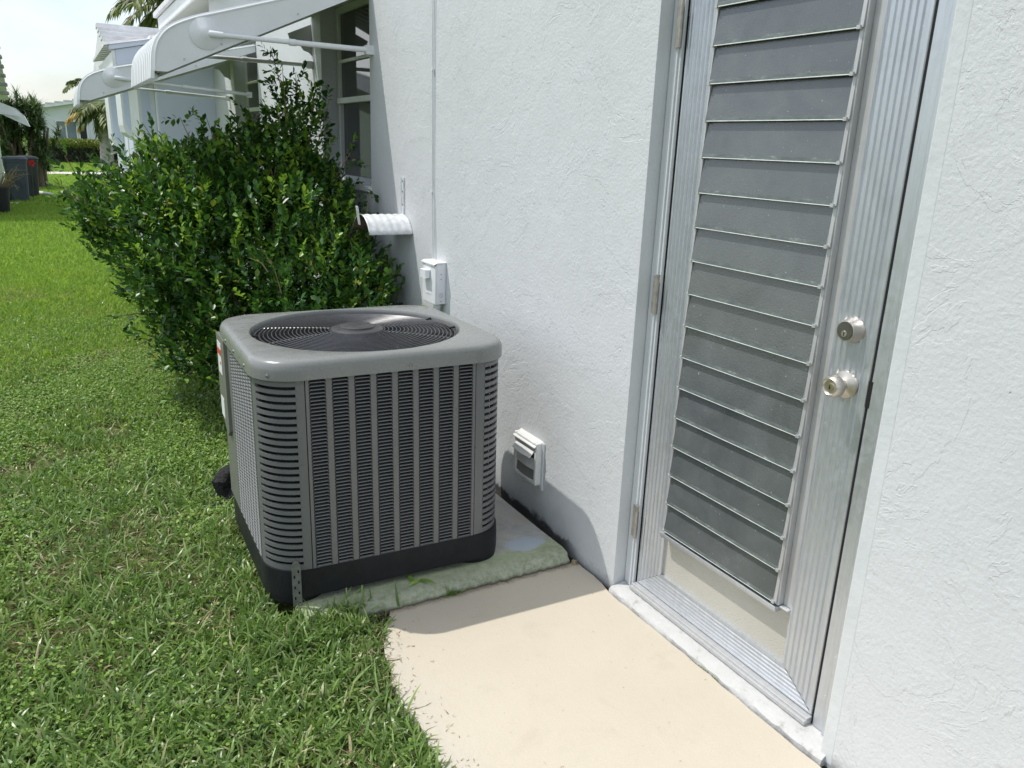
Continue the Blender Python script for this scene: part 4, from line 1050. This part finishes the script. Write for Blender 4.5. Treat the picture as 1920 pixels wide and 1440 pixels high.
for (y0, y1, dens, lm_, lM_, wa, wb, fl, lf) in ((.3, 2.2, 15000, .030, .062, .0045, .0085, .50, .030), (2.2, 4.2, 11500, .026, .052, .0045, .0080, .55, .026)):
    x, y = scatter(y0, y1, -.78 if y0 < 2 else -.6, dens); k = patchy(x, y, .30 if y0 < 2 else .42, .7); parts.append(blades(x[k], y[k], lm_, lM_, wa, wb, fl, 0, lift=lf))
x, y = scatter(.3, 4.0, -.8, 900); parts.append(blades(x, y, .07, .12, .005, .008, .75, 0, lift=.02))
x, y = scatter(4.2, 9.0, -.1, 6500); k = patchy(x, y, .45, .85) & (rng.random(len(x)) < np.clip((9.0-y)/3.5, 0, 1)); parts.append(blades(x[k], y[k], .03, .06, .005, .009, .7, 0, lift=.02))
cat = lambda i: np.concatenate([p[i] for p in parts])
gme = leaves_mesh('grass', cat(0), cat(1), cat(2), cat(3), cat(4), ['grass'], None, (BT, BF))
tag(stuff(obj('grass', gme)), 'broad bladed green lawn grass in the foreground beside the patio', 'grass')
x, y = scatter(3.4, 6.3, -.1, 5200); k = (rng.random(len(x)) < np.clip((y-3.4)/3.2, 0, 1)**1.3) & patchy(x, y, .45, .85)
parts = [blades(x[k], y[k], .03, .065, .005, .009, .75, 0, lift=.02)]
for (y0, y1, dens, lm_, lM_, wa, wb) in ((6.3, 11, 3600, .04, .08, .006, .011), (11, 20, 1500, .05, .09, .010, .018), (20, 34, 500, .05, .10, .02, .035), (36, 47, 300, .06, .12, .03, .05)):
    x, y = scatter(y0, y1, .0 if y0 < 17 else 1.6, dens, 1.0); k = patchy(x, y, .25, .6) if y0 < 8 else np.ones(len(x), bool); parts.append(blades(x[k], y[k], lm_, lM_, wa, wb, .85, 0, lift=.015))
gme = leaves_mesh('lawn', cat(0), cat(1), cat(2), cat(3), cat(4), ['grass_far'], None, (BT, SF))
tag(stuff(obj('lawn_grass', gme)), 'bright sunlit lawn stretching away between the houses', 'grass')
# clover and small round weeds
CT = np.array([(0, 0, 0), (.35, .25, .05), (.5, .6, .1), (.25, .95, .05), (-.25, .95, .05), (-.5, .6, .1), (-.35, .25, .05)], float); CF = [(0, 1, 2), (0, 2, 3), (0, 3, 4), (0, 4, 5), (0, 5, 6)]
x, y = scatter(1.6, 8.5, -.3, 5200); q = vnoise(x+9, y+9, 2.3, 5); k = (rng.random(len(x)) < np.clip((q-.35)*2.6, 0.05, 1)*np.clip((y-1.7)/1.6, .12, 1)*np.clip((8.5-y)/3, 0, 1)); x, y = x[k], y[k]
n = len(x); th = rng.uniform(0, 2*PI, n); parts = []
for j in range(3):
    a = th+j*2.094; el = rng.uniform(-.1, .5, n); d = np.stack([np.cos(a)*np.cos(el), np.sin(a)*np.cos(el), np.sin(el)], 1)
    L_ = rng.uniform(.008, .015, n); parts.append((np.stack([x, y, rng.uniform(-.01, .018, n)], 1), d, rng.normal(0, .3, n), L_, L_*.9))
gme = leaves_mesh('clover', cat(0), cat(1), cat(2), cat(3), cat(4), ['clover'], None, (CT, CF))
tag(stuff(obj('clover', gme)), 'small round leaved weeds mixed into the grass', 'clover')
x = rng.uniform(-1.22, -.91, 1500); y = rng.uniform(2.18, 2.345, 1500); k = (y < 2.33) | (x < -1.0); parts = [blades(x[k], y[k], .03, .07, .005, .0085, .75, 0, zr=-.02, lift=.045)]
x = rng.uniform(-1.26, -1.16, 1500); y = rng.uniform(2.3, 3.2, 1500); parts.append(blades(x, y, .03, .07, .005, .0085, .7, 0, zr=-.02, lift=.04))
gme = leaves_mesh('edge_grass', cat(0), cat(1), cat(2), cat(3), cat(4), ['grass'], None, (BT, BF))
tag(stuff(obj('edge_grass', gme)), 'untrimmed grass creeping up the air conditioner base and pad edge', 'grass')
# dry thatch
x, y = scatter(.4, 9.5, -.45, 3000); q = vnoise(x+50, y+50, 1.9, 1)*.6+vnoise(x+50, y+50, 6, 2)*.4; k = (rng.random(len(x)) < np.clip((.48-q)*3.6, .02, 1)*np.clip(y/3.2, .3, 1)); parts = [blades(x[k], y[k], .03, .08, .0018, .004, .12, 0, lift=.03)]
x = rng.uniform(-.98, -.80, 1100); y = rng.uniform(1.9, 2.30, 1100); k = allowed(x, y); parts.append(blades(x[k], y[k], .02, .045, .002, .004, .12, 0, lift=.035))
x = rng.uniform(-.9, -.03, 900); y = rng.uniform(2.262, 2.278, 900); parts.append(blades(x, y, .004, .014, .001, .003, .2, 0, zr=-.004, lift=.004))
y = rng.uniform(.6, 2.2, 260); x = np.array([edge_x(v) for v in y])+np.abs(rng.normal(0, .05, 260)); parts.append(blades(x, y, .006, .022, .0012, .003, .06, 0, zr=.001, lift=.002))
y = rng.uniform(1.1, 2.2, 60); x = rng.uniform(-.85, -.05, 60); parts.append(blades(x, y, .003, .010, .001, .0022, .06, 0, zr=.001, lift=.001))
gme = leaves_mesh('thatch', cat(0), cat(1), cat(2), cat(3), cat(4), ['dry'], None, (BT, SF))
tag(stuff(obj('dry_thatch', gme)), 'dry straw coloured thatch lying between the grass blades', 'thatch')
# leaf litter behind the unit, under the bush
x = rng.uniform(-1.0, -.02, 2600); y = rng.uniform(3.2, 5.8, 2600); parts = [blades(x, y, .015, .045, .008, .018, .1, 0, zr=-.028, lift=.02)]
gme = leaves_mesh('litter', cat(0), cat(1), cat(2), cat(3), cat(4), ['litter'], None, None)
tag(stuff(obj('leaf_litter', gme)), 'dead leaves on the shaded soil under the bush', 'leaf litter')

def tuft(name, label, cat_, cx, cy, cz, n, l0, l1, w, spread, el=.9, mat='grass', elx=.35):
    th = rng.uniform(0, 2*PI, n); e = np.clip(rng.normal(el, elx, n), .1, 1.5); d = np.stack([np.cos(th)*np.cos(e), np.sin(th)*np.cos(e), np.sin(e)], 1)
    pos = np.stack([rng.normal(0, spread[0], n), rng.normal(0, spread[1], n), np.zeros(n)], 1)
    o = obj(name, leaves_mesh(name, pos, d, rng.normal(0, .5, n), rng.uniform(l0, l1, n), np.full(n, w)*rng.uniform(.8, 1.2, n), [mat], None, (BT, BF))); o.location = (cx, cy, cz); return tag(o, label, cat_)
tuft('grass_tuft', 'tall coarse grass tuft in front of the black air conditioner base', 'grass tuft', -.935, 2.30, -.01, 60, .06, .12, .009, (.05, .025))
tuft('grass_tuft', 'small fine grass tuft in the joint between green pad and beige patio', 'grass tuft', -.555, 2.272, -.005, 60, .02, .05, .0028, (.022, .004), 1.0)
tuft('wall_weed', 'pale leafy weed on the wall below the electrical box', 'weed', -.06, 3.66, .70, 40, .04, .10, .010, (.02, .04), .7, 'clover')
tuft('wall_weed', 'small green weed at the wall just behind the air conditioner cap', 'weed', -.12, 3.98, .62, 26, .04, .08, .012, (.03, .03), .8, 'clover')
tuft('fallen_leaf', 'narrow green leaf lying on the pad at the air conditioner base edge', 'leaf', -.66, 2.345, .047, 3, .05, .09, .014, (.02, .004), .08, 'clover', .05)
tuft('fallen_leaf', 'pale dead leaf at the front corner of the green pad', 'leaf', -.335, 2.272, .002, 3, .02, .03, .014, (.01, .003), .2, 'dry', .05)
tuft('fallen_leaf', 'reddish leaf scrap in the corner where pad meets wall', 'leaf', -.022, 2.275, .0, 7, .01, .025, .012, (.008, .008), .4, 'dry', .2)
tuft('moss', 'tiny green moss along the edge of the white door sill', 'moss', -.024, 1.52, -.004, 40, .004, .012, .003, (.004, .03), .8, 'clover')

# ---------------------------------------------------------------- distance: palms, dracaena, hedge, far house
def frond(mb_pos, base, direction, length, droop, nleaf, leaf_l, leaf_w, store):
    base = np.array(base, float); d = np.array(direction, float); d /= np.linalg.norm(d); side = np.cross(d, (0, 0, 1)); side /= np.linalg.norm(side)+1e-9
    P = [base+d*length*u+np.array([0, 0, -droop*u*u*length]) for u in np.linspace(0, 1, 9)]
    for k in range(nleaf):
        u = .12+.88*k/nleaf; p = base+d*length*u+np.array([0, 0, -droop*u*u*length]); tl = d+np.array([0, 0, -2*droop*u])
        for sg in (-1, 1):
            dd = tl*.55+side*sg*(.9-.35*u)+np.array([0, 0, -.35-.3*rng.random()])+rng.normal(size=3)*.10
            store.append((p, dd, rng.normal()*.4, leaf_l*(1.05-.6*abs(u-.45))*rng.uniform(.8, 1.1), leaf_w))
    return P
def palm(name, label, loc, trunk_h, r0, r1, fronds, fl, ll_, lw_, dry=0, trunk=True):
    t = thing(name, label, 'palm tree', loc)
    if trunk:
        m = MB(); P = []; rs = []
        for k in range(25):
            u = k/24; P.append((.05*math.sin(u*2), .03*u, trunk_h*u)); rs.append(r0+(r1-r0)*u+(.012 if k % 2 else 0))
        m.tube(P, rs, 16); m.build('trunk', 'palm_bark', t, smooth=True)
    st_, sd_ = [], []; rib = MB()
    for i, (az, el_) in enumerate(fronds):
        az, el_ = R(az), R(el_); d_ = (math.cos(az)*math.cos(el_), math.sin(az)*math.cos(el_), math.sin(el_)); L_ = fl*rng.uniform(.85, 1.1)
        store = sd_ if i < dry else st_
        P = frond(None, (0.05, .03, trunk_h), d_, L_, rng.uniform(.45, .7), 52, ll_, lw_, store); rib.tube([tuple(p) for p in P], [.03*fl/2.5]*6+[.015]*2+[.006], 5)
    rib.build('frond_rib', 'palm_bark' if False else 'twig', t)
    for nm, S, mt_ in (('frond_leaves', st_, 'palm'), ('yellowed_frond', sd_, 'palm_dry')):
        if S: stuff(obj(nm, leaves_mesh(nm, np.array([s[0] for s in S]), np.array([s[1] for s in S]), np.array([s[2] for s in S]), np.array([s[3] for s in S]), np.array([s[4] for s in S]), [mt_], None, (BT, SF)), t))
    return t
palm('palm_tree', 'drooping palm crown above the tiled wing roof at top left', (.78, 17.5, 0), 4.10, .14, .11, [(170, 10), (185, 38), (205, -5), (150, 25), (225, 20), (250, 5), (130, -10), (190, -18), (100, 30), (60, 20), (0, 20), (300, 25), (175, -30), (240, -25)], 1.35, .42, .035)
palm('palm_tree', 'thick trunked palm in front of the far pale house with one yellow frond', (.66, 44.2, 0), 2.75, .30, .24, [(183, 2), (187, -22), (170, 20), (200, 5), (225, 15), (140, 25), (0, 5), (-12, -18), (15, 25), (270, -5), (285, 30), (90, 30), (340, -25), (250, -30), (300, -30), (210, -15)], 1.35, .62, .09, dry=2)
palm('palm_tree', 'small palm head showing over the far house roof', (.25, 56, 0), 4.25, .16, .12, [(180, 15), (165, 40), (200, 5), (0, 20), (30, 40), (330, 5), (90, 50), (270, 20)], 1.0, .40, .07)

# dracaena / yucca clump by the bins
dr = thing('dracaena', 'tall clump of spiky strap leaved plants behind the rubbish bins', 'shrub', (-2.2, 26.6, 0))
S = []; tk = MB(); rb = random.Random(4)
for i in range(13):
    bx_, by_ = rb.uniform(-.5, .35), rb.uniform(-.4, .4); hx_, hy_ = bx_+rb.uniform(-.35, .35), by_+rb.uniform(-.3, .3); hz_ = rb.uniform(1.1, 2.1)
    tk.tube([(bx_, by_, -.03), ((bx_+hx_)/2+rb.uniform(-.08, .08), by_, hz_*.5), (hx_, hy_, hz_)], [.055, .045, .03], 7)
heads = [(rb.uniform(-.65, .42), rb.uniform(-.7, .5), rb.uniform(.55, 2.15)) for i in range(230)]+[(.72, -.2, 1.35), (.80, -.1, 1.45), (.62, -.3, 1.1), (-.45, -.5, 2.35), (-.1, -.3, 2.3), (.25, -.2, 2.2)]
for hx_, hy_, hz_ in heads:
    if hz_ < 1.25 and abs(hx_+.1) < .35 and hy_ < 0 and rb.random() < .8: continue
    for k in range(34):
        th = rb.uniform(0, 2*PI); e_ = rb.uniform(-.5, 1.4); S.append(((hx_, hy_, hz_+rb.uniform(-.08, .08)), (math.cos(th)*math.cos(e_), math.sin(th)*math.cos(e_), math.sin(e_)), 0, rb.uniform(.24, .42), rb.uniform(.024, .040)))
stuff(obj('crown', leaves_mesh('crown', *[np.array([s[i] for s in S]) for i in range(5)], ['drac'], None, (BT, SF)), dr))
tk.build('trunk', 'bark', dr, smooth=True)

def leafmass(name, n, x0, x1, y0, y1, z0, z1, size, mat, parent, shell=True):
    x = rng.uniform(x0, x1, n); y = rng.uniform(y0, y1, n); z = z0+(z1-z0)*rng.random(n)**.8
    top_ = z1+.10*(vnoise(x+30, y, 2.2, 8)-.5); z = np.minimum(z, top_)
    d = rand_dir(n)+np.array([0, -.3, .5]); return stuff(obj(name, leaves_mesh(name, np.stack([x, y, z], 1), d, rng.normal(0, 1, n), rng.uniform(size*.6, size*1.3, n), rng.uniform(size*.4, size*.7, n), [mat]), parent))
hd_ = thing('hedge', 'low clipped hedge with yellowish top in front of the far pale house', 'hedge', (0, 0, 0))
leafmass('hedge_top', 6500, -2.4, 3.6, 46.2, 47.4, .72, 1.12, .12, 'hedge', hd_)
leafmass('hedge_base', 6000, -2.4, 3.6, 46.4, 47.3, .0, .80, .11, 'hedge_low', hd_)
m = MB()
for i in range(40):
    x_ = -2.3+i*.15; m.tube([(x_, 46.8, -.03), (x_+rb.uniform(-.1, .1), 46.8+rb.uniform(-.2, .2), .7)], [.02, .012], 5)
m.build('hedge_stem', 'bark', hd_)
m = MB(); m.box(-2.3, 3.5, 46.9, 47.2, -.03, .92); m.build('hedge_core', 'hedge_low', hd_)

fh = thing('far_house', 'pale blue house with white framed window and dark door beyond the hedge', 'house', (0, 50, 0))
m = MB(); m.add([(-2.2, 0, -.03), (9, 0, -.03), (9, 0, 3.9), (3.2, 0, 3.62), (-2.2, 0, 2.60), (-2.2, 6, -.03), (9, 6, -.03), (9, 6, 3.9), (3.2, 6, 3.62), (-2.2, 6, 2.6)], [(0, 1, 2, 3, 4), (5, 9, 8, 7, 6), (0, 4, 9, 5), (1, 6, 7, 2)]); m.build('wall', 'far_house', fh)
m = MB(); m.add([(-2.5, -.35, 2.50), (3.2, -.35, 3.62), (3.2, -.35, 3.80), (-2.5, -.35, 2.68), (-2.5, 6.3, 2.50), (3.2, 6.3, 3.62), (3.2, 6.3, 3.80), (-2.5, 6.3, 2.68)], [(0, 1, 2, 3), (4, 7, 6, 5), (3, 2, 6, 7), (0, 4, 5, 1), (0, 3, 7, 4)])
m.build('roof', 'trim', fh)
for i in range(14):
    x_ = -2.5+i*.42; m = MB(); z_ = 2.69+(x_+2.5)*.1965
    m.box(x_, x_+.41, -.37, 6.3, z_-.01, z_+.075); m.build('roof_tile', 'roof_tile', fh, bevel=.02)
w_ = MB(); w_.box(-1.31, -1.25, -.06, 0, 1.04, 2.06); w_.box(-.36, -.30, -.06, 0, 1.04, 2.06); w_.box(-1.25, -.36, -.06, 0, 2.0, 2.06); w_.box(-1.25, -.36, -.06, 0, 1.04, 1.10); w_.box(-.86, -.80, -.05, 0, 1.10, 2.0)
wf = w_.build('window', 'white_pl', fh)
for a, b in ((-1.25, -.86), (-.80, -.36)):
    m = MB(); m.box(a, b, -.03, -.005, 1.10, 2.0); m.build('pane', 'window_pale', wf)
m = MB(); m.box(-.19, .13, -.04, 0, .2, 2.03); m.build('door', 'pot', fh)
m = MB(); m.box(-.26, -.19, -.06, 0, .2, 2.10); m.box(.13, .2, -.06, 0, .2, 2.10); m.box(-.19, .13, -.06, 0, 2.03, 2.10); m.build('door_frame', 'trim', fh)

# house on the left, just entering the frame
lh = thing('left_house', 'pale green house gable with tiled roof edge cut off by the left side', 'house', (0, 0, 0))
m = MB(); m.add([(-2.72, 17.6, -.03), (-2.72, 23.6, -.03), (-2.72, 23.6, 2.35), (-2.72, 20.3, 4.1), (-2.72, 17.6, 2.6), (-11, 17.6, -.03), (-11, 23.6, -.03), (-11, 23.6, 2.35), (-11, 20.3, 4.1), (-11, 17.6, 2.6)],
      [(0, 4, 3, 2, 1), (5, 6, 7, 8, 9), (0, 5, 9, 4), (1, 2, 7, 6)]); m.build('wall', 'soffit', lh)
m = MB()
for (ya, za, yb, zb) in ((23.9, 2.22, 20.3, 4.22), (20.3, 4.22, 17.3, 2.55)):
    m.add([(-2.42, ya, za), (-2.42, yb, zb), (-11, yb, zb), (-11, ya, za), (-2.42, ya, za+.12), (-2.42, yb, zb+.12), (-11, yb, zb+.12), (-11, ya, za+.12)], [(0, 1, 2, 3), (4, 7, 6, 5), (0, 4, 5, 1), (0, 3, 7, 4)])
m.build('roof', 'trim', lh)
for i in range(11):
    u = i/11; y_ = 23.9+(20.3-23.9)*u; z_ = 2.22+2.0*u+.14; m = MB()
    m.box(-2.6, -2.385, y_-.32, y_, z_-.03, z_+.05); m.build('roof_tile', 'palm_bark', lh, bevel=.02)
la = thing('window_awning', 'white awning tip of the left house poking in at the left edge', 'awning', (0, 0, 0), 0, 'white awnings over the house windows')
m = MB(); m.prism([(-2.72, 2.14), (-2.40, 2.03), (-2.18, 1.94), (-2.04, 1.80), (-1.97, 1.60), (-2.14, 1.68), (-2.42, 1.82), (-2.72, 1.93)], lambda a, b, t: (a, t, b), 19.0, 19.02); m.build('side_panel', 'awning', la)
m = MB(); P = [(-2.72, 2.14), (-2.40, 2.03), (-2.18, 1.94), (-2.04, 1.80), (-1.97, 1.60)]
m.add([(a, y, b+.005) for a, b in P for y in (19.0, 20.0)], [(2*i, 2*i+1, 2*i+3, 2*i+2) for i in range(4)]); m.build('cover', 'awning', la)
m = MB(); m.lathe([(.08, 0), (.03, .02), (0, .025)], 16, Matrix.Translation((-2.16, 19.0, 1.80)) @ Matrix.Rotation(R(90), 4, 'X')); m.tube([(-2.16, 18.97, 1.80), (-2.72, 18.97, 1.86)], .014, 8); m.build('support_arm', 'awning', la)

# wheelie bins, pot, flower, bits on the lawn
def bin_(label, loc, rot, w, d_, h, mat, lean=0):
    t = thing('trash_bin', label, 'trash bin', loc, rot)
    t.rotation_euler = (lean, 0, rot)
    m = MB(); a, b = w*.40, d_*.40; A, B = w*.5, d_*.5
    loft(m, [(rrect(a, b, .05, 4), .02), (rrect(A*.97, B*.97, .05, 4), h*.86), (rrect(A, B, .05, 4), h*.87), (rrect(A, B, .05, 4), h*.93)], cap0=True); m.build('body', mat, t)
    m = MB(); loft(m, [(rrect(A+.02, B+.02, .06, 4), h*.93), (rrect(A+.02, B+.02, .06, 4), h*.955), (rrect(A-.02, B-.02, .06, 4), h*.99), (rrect(A*.4, B*.4, .04, 4), h)], cap0=True, cap1=True); m.build('lid', mat, t)
    m = MB(); m.tube([(-A*.8, B+.05, h*.9), (A*.8, B+.05, h*.9)], .014, 8); m.build('handle', mat, t)
    for s in (-1, 1):
        m = MB(); m.tube([(s*a*.9, b+.06, .09), (s*(a*.9+.04), b+.06, .09)], .09, 16); m.build('wheel', 'pot', t)
    for k in (-1, 0, 1):
        m = MB(); m.box(k*w*.18-.012, k*w*.18+.012, -B*.93, -B*.90, h*.25, h*.8); m.build('rib', mat, t)
    return t
bin_('blue grey wheeled trash bin at the left beside the potted plant', (-2.385, 21.35, -.03), .1, .44, .55, 1.0, 'bin')
bin_('narrow charcoal trash bin standing behind the blue grey one', (-2.19, 22.8, -.03), .35, .34, .42, .98, 'bin2', .05)
pp = thing('potted_plant', 'bare twiggy plant in a black pot at the left edge', 'potted plant', (-2.60, 18.3, -.03))
m = MB(); m.lathe([(.13, 0), (.17, .46), (.185, .47), (.185, .51), (.165, .51), (.16, .44), (0, .44)], 20); m.build('pot', 'pot', pp, smooth=True)
m = MB(); S = []; rb = random.Random(11)
for i in range(26):
    th = rb.uniform(-1.4, 1.9); a = Vector((0, 0, .42)); b = a+Vector((math.cos(th)*rb.uniform(.1, .34), math.sin(th)*.2, rb.uniform(.12, .42))); c = b+Vector((rb.uniform(.02, .24), rb.uniform(-.1, .1), rb.uniform(-.12, .12)))
    m.tube([a, b, c], [.009, .006, .003], 5)
    for k in range(5): q = b.lerp(c, rb.random()); S.append((tuple(q), (rb.uniform(-1, 1), rb.uniform(-1, 1), rb.uniform(-.3, 1)), 0, rb.uniform(.03, .05), .02))
stuff(m.build('branch', 'twig', pp)); stuff(obj('foliage', leaves_mesh('foliage', *[np.array([s[i] for s in S]) for i in range(5)], ['hedge'], None), pp))
fl_ = thing('red_flower', 'single red blossom on a thin stalk beside the trash bins', 'flower', (-2.06, 20.9, -.03))
m = MB()
for k in range(6):
    a = k*PI/3; m.add([(0, 0, .87), (.045*math.cos(a-.45), .045*math.sin(a-.45), .89), (.075*math.cos(a), .06*math.sin(a)-.01, .875), (.045*math.cos(a+.45), .045*math.sin(a+.45), .86)], [(0, 1, 2, 3)])
    m.add([(0, -.01, .87), (.06*math.cos(a-.4), -.02, .87+.06*math.sin(a-.4)), (.08*math.cos(a), -.01, .87+.08*math.sin(a)), (.06*math.cos(a+.4), 0, .87+.06*math.sin(a+.4))], [(0, 1, 2, 3)])
m.build('petal', 'red', fl_); m = MB(); m.tube([(-.05, 0, 0), (0.0, 0, .86)], [.006, .004], 5); m.build('stalk', 'drac', fl_)
m = MB(); rb = random.Random(2)
P = [(-2.36, 23.7), (-2.15, 23.45), (-1.95, 23.2), (-1.72, 22.8)]; pts = []; rs = []
for k in range(33):
    u = k/32; x_ = float(np.interp(u, [0, .33, .66, 1], [p[0] for p in P])); y_ = float(np.interp(u, [0, .33, .66, 1], [p[1] for p in P])); pts.append((x_, y_, .06-.03*u)); rs.append(.052+(.008 if k % 2 else 0)-.015*u)
m.tube(pts, rs, 12); tag(m.build('drain_pipe', 'white_pl', smooth=True), 'white corrugated drain pipe lying on the far lawn', 'pipe')
m = MB(); m.box(-2.10, -1.88, 26.5, 26.7, -.03, .06); tag(m.build('white_block', 'white_pl', bevel=.008), 'small white block on the grass near the spiky plants', 'block')
m = MB(); m.lathe([(.09, -.03), (.12, .0), (.10, .01), (0, .012)], 16, Matrix.Translation((-2.45, 20.7, 0))); tag(m.build('saucer', 'white_pl', smooth=True), 'flat white plant saucer in the grass beside the pot', 'saucer')
